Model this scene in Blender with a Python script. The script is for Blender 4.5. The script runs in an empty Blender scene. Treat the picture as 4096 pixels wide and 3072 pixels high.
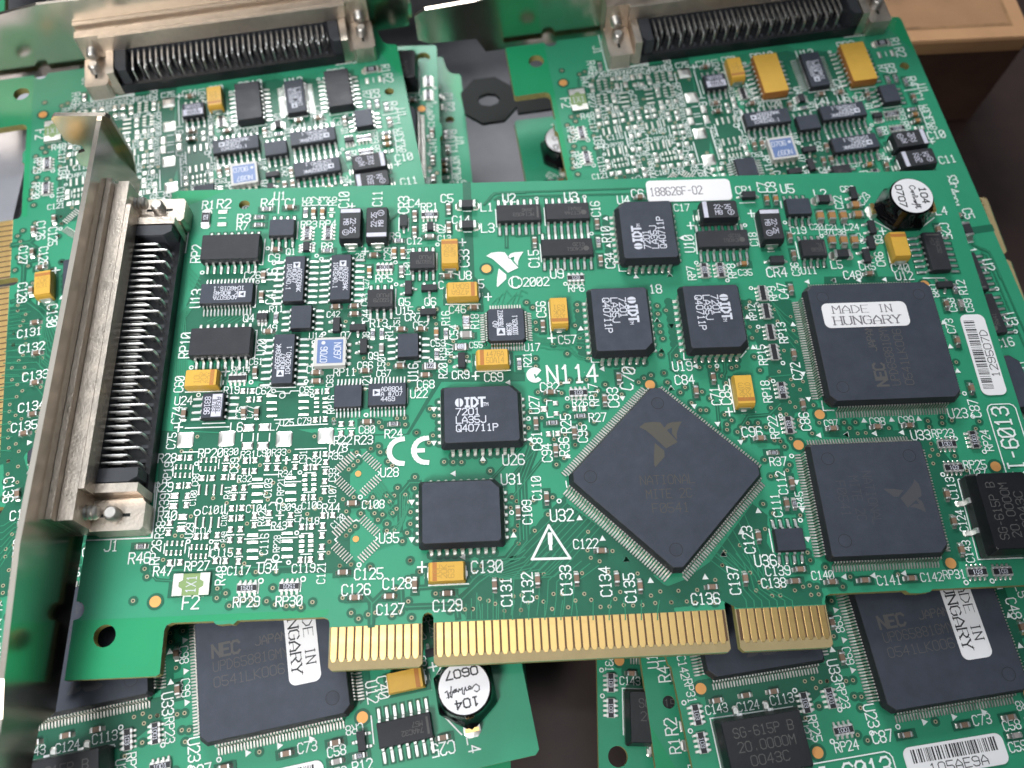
import bpy, math, random
from mathutils import Matrix, Vector, Quaternion
from mathutils.geometry import tessellate_polygon
random.seed(7)
U = 0.001                       # tables below are in millimetres
sc = bpy.context.scene
col = sc.collection

# ------------------------------------------------------------------ camera
cam_d = bpy.data.cameras.new('camera'); cam = bpy.data.objects.new('camera', cam_d); col.objects.link(cam)
right = Vector((0.99874052, -0.04684101, 0.01798043)); down = Vector((-0.03549776, -0.91293893, -0.4065494)); fwd = Vector((0.03545822, 0.40539909, -0.91345185))
M = Matrix((right, -down, -fwd)).transposed().to_4x4(); M.translation = Vector((24.515, -11.172, 137.043)) * U
cam.matrix_world = M
cam_d.sensor_width = 36; cam_d.lens = 3372.2 / 4096 * 36
cam_d.clip_start = 0.01; cam_d.clip_end = 20
cam_d.dof.use_dof = True; cam_d.dof.focus_distance = 0.144; cam_d.dof.aperture_fstop = 17.0
sc.camera = cam
# ------------------------------------------------------------------ light
w = bpy.data.worlds.new('World'); sc.world = w; w.use_nodes = True
w.node_tree.nodes['Background'].inputs[0].default_value = (0.86, 0.93, 1.0, 1); w.node_tree.nodes['Background'].inputs[1].default_value = 0.06
def area(name, loc, target, sx, sy, power, color, spread=180):
    d = bpy.data.lights.new(name, 'AREA'); d.shape = 'RECTANGLE'; d.size = sx; d.size_y = sy; d.energy = power; d.color = color; d.spread = math.radians(spread)
    o = bpy.data.objects.new(name, d); col.objects.link(o); o.location = loc
    o.rotation_euler = (Vector(target) - Vector(loc)).to_track_quat('-Z', 'Y').to_euler(); return o
area('back_light', (-0.04, 0.62, 0.33), (0.06, 0.15, 0), 0.45, 0.20, 0.28, (0.97, 0.99, 1.0), 34)  # added back light, its beam narrowed to leave the lower right dim
area('front_lamp', (-0.22, -0.26, 0.44), (-0.045, 0.035, 0), 0.20, 0.20, 0.17, (1.0, 0.98, 0.96), 27)
area('ceiling_light', (-0.24, 0.36, 1.05), (-0.24, 0.36, 0), 1.2, 1.0, 3.7, (0.86, 0.94, 1.0))
area('tube_lamp', (-0.125, 0.130, 1.0), (-0.125, 0.130, 0), 0.20, 0.045, 0.6, (1.0, 0.98, 0.95))
sc.view_settings.view_transform = 'Standard'; sc.view_settings.look = 'None'; sc.view_settings.gamma = 1; sc.view_settings.use_curve_mapping = False
sc.view_settings.exposure = 0.12
sc.render.engine = 'CYCLES'; sc.cycles.use_denoising = True; sc.cycles.max_bounces = 6; sc.cycles.caustics_reflective = False; sc.cycles.caustics_refractive = False
sc.cycles.sample_clamp_indirect = 4.0

# ------------------------------------------------------------------ materials
MATS = {}
def mat(name, c, rough=.5, metal=0., noise=None, bump=None, spec=.5, rvar=0., coat=0., var=0., speck=0.):
    m = bpy.data.materials.new(name); m.use_nodes = True; nt = m.node_tree; n = nt.nodes; b = n['Principled BSDF']
    b.inputs['Base Color'].default_value = (*c, 1); b.inputs['Roughness'].default_value = rough; b.inputs['Metallic'].default_value = metal
    b.inputs['Specular IOR Level'].default_value = spec; b.inputs['Coat Weight'].default_value = coat
    tc = n.new('ShaderNodeTexCoord'); out = None
    if noise:
        t = n.new('ShaderNodeTexNoise'); t.inputs['Scale'].default_value = noise[0]; t.inputs['Detail'].default_value = 6; t.inputs['Roughness'].default_value = .65
        nt.links.new(tc.outputs['Object'], t.inputs['Vector'])
        r = n.new('ShaderNodeMapRange'); r.inputs['From Min'].default_value = .25; r.inputs['From Max'].default_value = .75
        r.inputs['To Min'].default_value = 1 - noise[1]; r.inputs['To Max'].default_value = 1 + noise[1]
        nt.links.new(t.outputs['Fac'], r.inputs['Value'])
        mx = n.new('ShaderNodeMix'); mx.data_type = 'RGBA'; mx.blend_type = 'MULTIPLY'; mx.inputs[0].default_value = 1; mx.inputs[6].default_value = (*c, 1)
        nt.links.new(r.outputs[0], mx.inputs[7]); out = mx.outputs[2]
        if rvar:
            r2 = n.new('ShaderNodeMapRange'); r2.inputs['From Min'].default_value = .3; r2.inputs['From Max'].default_value = .7
            r2.inputs['To Min'].default_value = max(.02, rough - rvar); r2.inputs['To Max'].default_value = rough + rvar
            t2 = n.new('ShaderNodeTexNoise'); t2.inputs['Scale'].default_value = noise[0] * .6; t2.inputs['Detail'].default_value = 4
            nt.links.new(tc.outputs['Object'], t2.inputs['Vector']); nt.links.new(t2.outputs['Fac'], r2.inputs['Value']); nt.links.new(r2.outputs[0], b.inputs['Roughness'])
    if var:
        oi = n.new('ShaderNodeObjectInfo'); r = n.new('ShaderNodeMapRange'); r.inputs['To Min'].default_value = 1 - var; r.inputs['To Max'].default_value = 1 + var
        nt.links.new(oi.outputs['Random'], r.inputs['Value'])
        mx = n.new('ShaderNodeMix'); mx.data_type = 'RGBA'; mx.blend_type = 'MULTIPLY'; mx.inputs[0].default_value = 1
        if out: nt.links.new(out, mx.inputs[6])
        else: mx.inputs[6].default_value = (*c, 1)
        nt.links.new(r.outputs[0], mx.inputs[7]); out = mx.outputs[2]
    if speck:
        t = n.new('ShaderNodeTexVoronoi'); t.inputs['Scale'].default_value = 420; nt.links.new(tc.outputs['Object'], t.inputs['Vector'])
        th = n.new('ShaderNodeMath'); th.operation = 'LESS_THAN'; th.inputs[1].default_value = .055; nt.links.new(t.outputs['Distance'], th.inputs[0])
        t3 = n.new('ShaderNodeTexNoise'); t3.inputs['Scale'].default_value = 130; nt.links.new(tc.outputs['Object'], t3.inputs['Vector'])
        th2 = n.new('ShaderNodeMath'); th2.operation = 'GREATER_THAN'; th2.inputs[1].default_value = .6; nt.links.new(t3.outputs['Fac'], th2.inputs[0])
        ml = n.new('ShaderNodeMath'); ml.operation = 'MULTIPLY'; nt.links.new(th.outputs[0], ml.inputs[0]); nt.links.new(th2.outputs[0], ml.inputs[1])
        ml2 = n.new('ShaderNodeMath'); ml2.operation = 'MULTIPLY'; ml2.inputs[1].default_value = speck; nt.links.new(ml.outputs[0], ml2.inputs[0])
        mx = n.new('ShaderNodeMix'); mx.data_type = 'RGBA'; nt.links.new(ml2.outputs[0], mx.inputs[0])
        if out: nt.links.new(out, mx.inputs[6])
        else: mx.inputs[6].default_value = (*c, 1)
        mx.inputs[7].default_value = (.55, .6, .58, 1); out = mx.outputs[2]
    if out: nt.links.new(out, b.inputs['Base Color'])
    if bump:
        t = n.new('ShaderNodeTexNoise'); t.inputs['Scale'].default_value = bump[0]; t.inputs['Detail'].default_value = 5; nt.links.new(tc.outputs['Object'], t.inputs['Vector'])
        bp = n.new('ShaderNodeBump'); bp.inputs['Strength'].default_value = bump[1]; bp.inputs['Distance'].default_value = .0002
        nt.links.new(t.outputs['Fac'], bp.inputs['Height']); nt.links.new(bp.outputs['Normal'], b.inputs['Normal'])
    MATS[name] = m; return m
mat('mask_copper', (.030, .270, .150), .34, spec=.42, noise=(55, .10), rvar=.07, bump=(900, .05), speck=.5)
mat('mask_clear', (.014, .285, .120), .30, spec=.42, noise=(60, .08), bump=(900, .04), speck=.4)
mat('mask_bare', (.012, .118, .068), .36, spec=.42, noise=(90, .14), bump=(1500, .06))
mat('mask_trace', (.030, .225, .125), .36, spec=.42, noise=(90, .1))
mat('fr4', (.34, .31, .11), .7, noise=(800, .25), bump=(4000, .3))
mat('fr4_edge', (.33, .255, .125), .55, noise=(300, .12), bump=(2500, .1))
mat('gap', (.10, .05, .022), .6)
mat('silk', (.80, .85, .83), .6, noise=(900, .08))
mat('gold', (.90, .60, .24), .30, 1., noise=(260, .10), rvar=.09, bump=(700, .05))
mat('copper', (.83, .41, .14), .5, .6, noise=(300, .06))
mat('tin', (.86, .85, .83), .38, 1., noise=(900, .12), rvar=.1, bump=(1500, .3))
mat('tin_dull', (.66, .63, .59), .42, 1., noise=(900, .15), rvar=.1, bump=(1500, .25))
mat('pad', (.88, .86, .80), .38, 1., noise=(500, .12), rvar=.12, bump=(700, .5))
mat('nickel', (.62, .55, .47), .20, 1., noise=(120, .08), rvar=.06, bump=(600, .03))
mat('cast', (.66, .58, .50), .40, 1., noise=(700, .10), rvar=.1, bump=(2200, .35))
mat('epoxy_dark', (.030, .031, .037), .48, spec=.3, noise=(350, .18), rvar=.08, bump=(3000, .12), var=.12)
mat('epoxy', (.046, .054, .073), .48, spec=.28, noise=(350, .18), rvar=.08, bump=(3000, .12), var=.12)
mat('epoxy_side', (.016, .018, .023), .55, noise=(300, .2), bump=(2500, .2))  # chip flanks coloured darker than their tops for shade; also small dark packages
mat('plastic', (.010, .011, .014), .36, noise=(300, .2), bump=(1500, .1))
mat('plastic_grey', (.035, .038, .046), .5, noise=(300, .2), bump=(1500, .15))
mat('ink', (.62, .64, .72), .6)
mat('ink_dim', (.085, .082, .082), .6)
mat('ink_faint', (.062, .064, .074), .6)
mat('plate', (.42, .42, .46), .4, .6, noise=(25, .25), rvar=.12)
mat('card_panel', (.36, .19, .09), .7, noise=(90, .15))
mat('ink_brown', (.078, .072, .058), .6)
mat('ink_grey', (.58, .58, .68), .6, noise=(900, .1))
mat('tant', (.66, .385, .055), .42, noise=(300, .07), bump=(1200, .1), var=.06)
mat('tant_band', (.44, .17, .035), .45, noise=(300, .1))
mat('tant_ink', (.40, .235, .05), .6)
mat('ceramic', (.225, .150, .105), .38, noise=(900, .15), var=.18)
mat('ceramic_tan', (.34, .18, .07), .38, noise=(900, .15), var=.12)
mat('ceramic_grey', (.30, .28, .27), .4, var=.1)
mat('res_black', (.022, .022, .026), .35, var=.1)
mat('alumina', (.55, .54, .52), .5)
mat('blue_glaze', (.13, .20, .40), .35, noise=(250, .08))
mat('fuse_green', (.22, .33, .13), .4)
mat('enamel', (.004, .004, .005), .09, noise=(200, .2), bump=(350, .35))
mat('paper', (.82, .81, .83), .65, noise=(60, .04), bump=(1200, .05))
mat('disc', (.80, .79, .82), .5, noise=(400, .04))
mat('ink_black', (.02, .02, .025), .6, noise=(1500, .5))
mat('ink_print', (.16, .15, .17), .6, noise=(1200, .6))
mat('dark', (.006, .010, .009), .8)
mat('table', (.030, .016, .014), .45, noise=(30, .5), bump=(200, .3))
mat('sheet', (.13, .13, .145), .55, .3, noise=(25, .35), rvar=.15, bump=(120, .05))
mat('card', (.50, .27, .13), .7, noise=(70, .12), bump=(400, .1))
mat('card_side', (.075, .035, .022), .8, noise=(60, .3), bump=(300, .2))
mat('card_print', (.30, .16, .07), .8, noise=(200, .5))
mat('shaded_metal', (.004, .006, .006), .6, spec=.2)  # near-black puts shadow and dark reflection into the bracket tab's colour
mat('via_ring', (.40, .37, .25), .45, .5)

# ------------------------------------------------------------------ mesh builder
class MB:
    def __init__(s): s.v = []; s.f = []; s.m = []; s.k = 0; s.smooth = False
    def add(s, vs, fs, m=0):
        o = len(s.v); s.v += vs; s.f += [tuple(i + o for i in f) for f in fs]; s.m += [m] * len(fs)
    def box(s, x0, x1, y0, y1, z0, z1, m=0):
        s.add([(x0, y0, z0), (x1, y0, z0), (x1, y1, z0), (x0, y1, z0), (x0, y0, z1), (x1, y0, z1), (x1, y1, z1), (x0, y1, z1)],
              [(3, 2, 1, 0), (4, 5, 6, 7), (0, 1, 5, 4), (1, 2, 6, 5), (2, 3, 7, 6), (3, 0, 4, 7)], m)
    def rings(s, rs, m=0, mtop=None, mbot=None):     # rs: list of (pts, z)
        n = len(rs[0][0]); vs = [(x, y, z) for p, z in rs for x, y in p]
        fs = []
        for k in range(len(rs) - 1):
            for i in range(n): j = (i + 1) % n; fs.append((k * n + i, k * n + j, (k + 1) * n + j, (k + 1) * n + i))
        o = len(s.v); s.add(vs, fs, m)
        s.f.append(tuple(o + (len(rs) - 1) * n + i for i in range(n))); s.m.append(m if mtop is None else mtop)
        s.f.append(tuple(o + n - 1 - i for i in range(n))); s.m.append(m if mbot is None else mbot)
    def poly(s, pts, z, m=0):
        a = sum(pts[i][0] * pts[(i + 1) % len(pts)][1] - pts[(i + 1) % len(pts)][0] * pts[i][1] for i in range(len(pts)))
        if a < 0: pts = pts[::-1]
        tr = tessellate_polygon([[Vector((x, y, 0)) for x, y in pts]])
        fs = []
        for a, b, c in tr:
            cr = (pts[b][0] - pts[a][0]) * (pts[c][1] - pts[a][1]) - (pts[b][1] - pts[a][1]) * (pts[c][0] - pts[a][0])
            fs.append((a, b, c) if cr > 0 else (a, c, b))
        s.add([(x, y, z) for x, y in pts], fs, m)
    def disc(s, x, y, r, z, n=12, m=0): s.add([(x + r * math.cos(2 * math.pi * i / n), y + r * math.sin(2 * math.pi * i / n), z) for i in range(n)], [tuple(range(n))], m)
    def annulus(s, x, y, r0, r1, z, n=12, m=0):
        vs = [(x + r * math.cos(2 * math.pi * i / n), y + r * math.sin(2 * math.pi * i / n), z) for r in (r0, r1) for i in range(n)]
        s.add(vs, [(i, n + i, n + (i + 1) % n, (i + 1) % n) for i in range(n)], m)
    def cyl(s, x, y, r, z0, z1, n=16, m=0, r1=None):
        c = [(math.cos(2 * math.pi * i / n), math.sin(2 * math.pi * i / n)) for i in range(n)]; r1 = r if r1 is None else r1
        s.rings([([(x + r * a, y + r * b) for a, b in c], z0), ([(x + r1 * a, y + r1 * b) for a, b in c], z1)], m)
    def seg(s, p, q, wd, z, m=0, ext=.5):
        dx, dy = q[0] - p[0], q[1] - p[1]; L = math.hypot(dx, dy) or 1e-6; dx /= L; dy /= L
        e = wd * ext; nx, ny = -dy * wd / 2, dx * wd / 2; s.k = (s.k + 1) % 11; z = z + s.k * .0015
        a = (p[0] - dx * e, p[1] - dy * e); b = (q[0] + dx * e, q[1] + dy * e)
        s.add([(a[0] - nx, a[1] - ny, z), (b[0] - nx, b[1] - ny, z), (b[0] + nx, b[1] + ny, z), (a[0] + nx, a[1] + ny, z)], [(0, 1, 2, 3)], m)
    def line(s, pts, wd, z, m=0):
        for a, b in zip(pts, pts[1:]): s.seg(a, b, wd, z, m)
    def tube(s, path, r, n=6, m=0):
        P = [Vector(p) for p in path]; vs = []; fs = []
        for i, p in enumerate(P):
            t = (P[min(i + 1, len(P) - 1)] - P[max(i - 1, 0)]).normalized()
            a = t.cross(Vector((0, 1, 0))); a = a.normalized() if a.length > .1 else Vector((1, 0, 0)); b = t.cross(a)
            for k in range(n): g = 2 * math.pi * k / n + .4; vs.append(tuple(p + (a * math.cos(g) + b * math.sin(g)) * r))
        for i in range(len(P) - 1):
            for k in range(n): j = (k + 1) % n; fs.append((i * n + k, i * n + j, (i + 1) * n + j, (i + 1) * n + k))
        fs.append(tuple(range(n))[::-1]); fs.append(tuple((len(P) - 1) * n + k for k in range(n))); s.add(vs, fs, m)
    def strip(s, prof, y0, y1, m=0):                   # prof: list of (x,z,thickness dir handled by pairs) top line then bottom line
        n = len(prof); vs = [(x, y, z) for y in (y0, y1) for x, z in prof]
        fs = [(i, (i + 1) % n, n + (i + 1) % n, n + i) for i in range(n)]
        s.add(vs, fs, m)
        k = n // 2
        for i in range(k - 1):
            a, b, c, d = i, i + 1, n - 2 - i, n - 1 - i
            s.add([vs[j] for j in (a, b, c, d)], [(0, 1, 2, 3)], m); s.add([vs[n + j] for j in (d, c, b, a)], [(0, 1, 2, 3)], m)
    def merge(s, o, ang=0, dx=0, dy=0, dz=0):
        c, n = math.cos(ang), math.sin(ang); k = len(s.v)
        s.v += [(x * c - y * n + dx, x * n + y * c + dy, z + dz) for x, y, z in o.v]; s.f += [tuple(i + k for i in f) for f in o.f]; s.m += o.m
    def mesh(s, name, mats):
        me = bpy.data.meshes.new(name); me.from_pydata([(x * U, y * U, z * U) for x, y, z in s.v], [], s.f)
        for m in mats: me.materials.append(MATS[m])
        me.polygons.foreach_set('material_index', s.m); me.update()
        if s.smooth: me.polygons.foreach_set('use_smooth', [True] * len(s.f)); me.set_sharp_from_angle(angle=math.radians(38))
        return me
def oct_(wd, h, c):
    c = (c,) * 4 if not isinstance(c, tuple) else c; a, b = wd / 2, h / 2       # corners: br, tr, tl, bl
    return [(-a + c[3], -b), (a - c[0], -b), (a, -b + c[0]), (a, b - c[1]), (a - c[1], b), (-a + c[2], b), (-a, b - c[2]), (-a, -b + c[3])]
CACHE = {}
def obj(name, key, fn, mats, parent=None, loc=(0, 0, 0), rot=0):
    if key is None or key not in CACHE:
        mb = MB(); fn(mb); me = mb.mesh(name, mats)
        if key is not None: CACHE[key] = me
    else: me = CACHE[key]
    o = bpy.data.objects.new(name, me); col.objects.link(o); o.parent = parent
    o.location = [v * U for v in loc]; o.rotation_euler = (0, 0, math.radians(rot)); return o
def tag(o, label, cat=None, group=None, kind=None):
    if label: o['label'] = label
    if cat: o['category'] = cat
    if group: o['group'] = group
    if kind: o['kind'] = kind
    return o
# ------------------------------------------------------------------ stroke lettering
G = {}
for ln_ in """A 00 03 26 43 40|02 42;B 00 06 36 45 44 33 03|33 42 41 30 00;C 45 36 16 05 01 10 30 41;D 00 06 26 44 42 20 00;E 46 06 00 40|03 33;F 46 06 00|03 33;G 45 36 16 05 01 10 30 41 43 23;H 00 06|40 46|03 43;I 10 30|20 26|16 36;J 46 41 30 10 01;K 00 06|46 03 40;L 06 00 40;M 00 06 23 46 40;N 00 06 40 46;O 10 30 41 45 36 16 05 01 10;P 00 06 36 45 44 33 03;Q 10 30 41 45 36 16 05 01 10|22 40;R 00 06 36 45 44 33 03|23 40;S 45 36 16 05 04 13 33 42 41 30 10 01;T 06 46|26 20;U 06 01 10 30 41 46;V 06 20 46;W 06 10 23 30 46;X 00 46|06 40;Y 06 23 46|23 20;Z 06 46 00 40;0 10 30 41 45 36 16 05 01 10|01 45;1 15 26 20|10 30;2 05 16 36 45 44 00 40;3 05 16 36 45 44 33 42 41 30 10 01|13 33;4 30 36 02 42;5 46 06 03 33 42 41 30 10 01;6 45 36 16 05 01 10 30 41 42 33 03;7 06 46 10;8 13 04 05 16 36 45 44 33 13 02 01 10 30 41 42 33;9 01 10 30 41 45 36 16 05 04 13 43;+ 03 43|21 25;- 13 33;# 10 16|30 36|02 42|04 44;. 20 21;^ 11 31 25 11|21 24""".split(';'):
    G[ln_[0]] = [[(int(t[0]), int(t[1])) for t in p.split()] for p in ln_[2:].split('|')]
def text(mb, s, x, y, rot, h, z, m=0, wt=.13, L=None, plain0=False, anchor='c', serif=False):
    n = len(s); adv = 5.3; tot = adv * n - (adv - 4)
    if L: sx = L / tot; sy = sx * 1.25 if not h or h > 8 else h / 6
    else: sy = h / 6; sx = sy * .92
    a = math.radians(rot); ca, sa = math.cos(a), math.sin(a)
    ox = -tot * sx / 2 if anchor == 'c' else 0; wd = wt * sy * 6
    def P(i, p): u, v_ = ox + (i * adv + p[0]) * sx, (p[1] - 3) * sy; return (x + u * ca - v_ * sa, y + u * sa + v_ * ca)
    for i, ch in enumerate(s):
        for k, pl in enumerate(G.get(ch, [])):
            if ch == '0' and k and plain0: continue
            pts = [P(i, p) for p in pl]
            for j in range(len(pl) - 1):
                ww = wd
                if serif: vert = abs(pl[j][1] - pl[j + 1][1]) / max(1e-6, math.hypot(pl[j][0] - pl[j + 1][0], pl[j][1] - pl[j + 1][1])); ww = wd * (.45 + .75 * vert)
                mb.seg(pts[j], pts[j + 1], ww, z, m)
            if serif:
                for e, q in ((pl[0], pl[1]), (pl[-1], pl[-2])):
                    if abs(e[1] - q[1]) >= 2 and e[1] in (0, 6): mb.seg(P(i, (e[0] - .9, e[1])), P(i, (e[0] + .9, e[1])), wd * .5, z, m)
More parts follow.
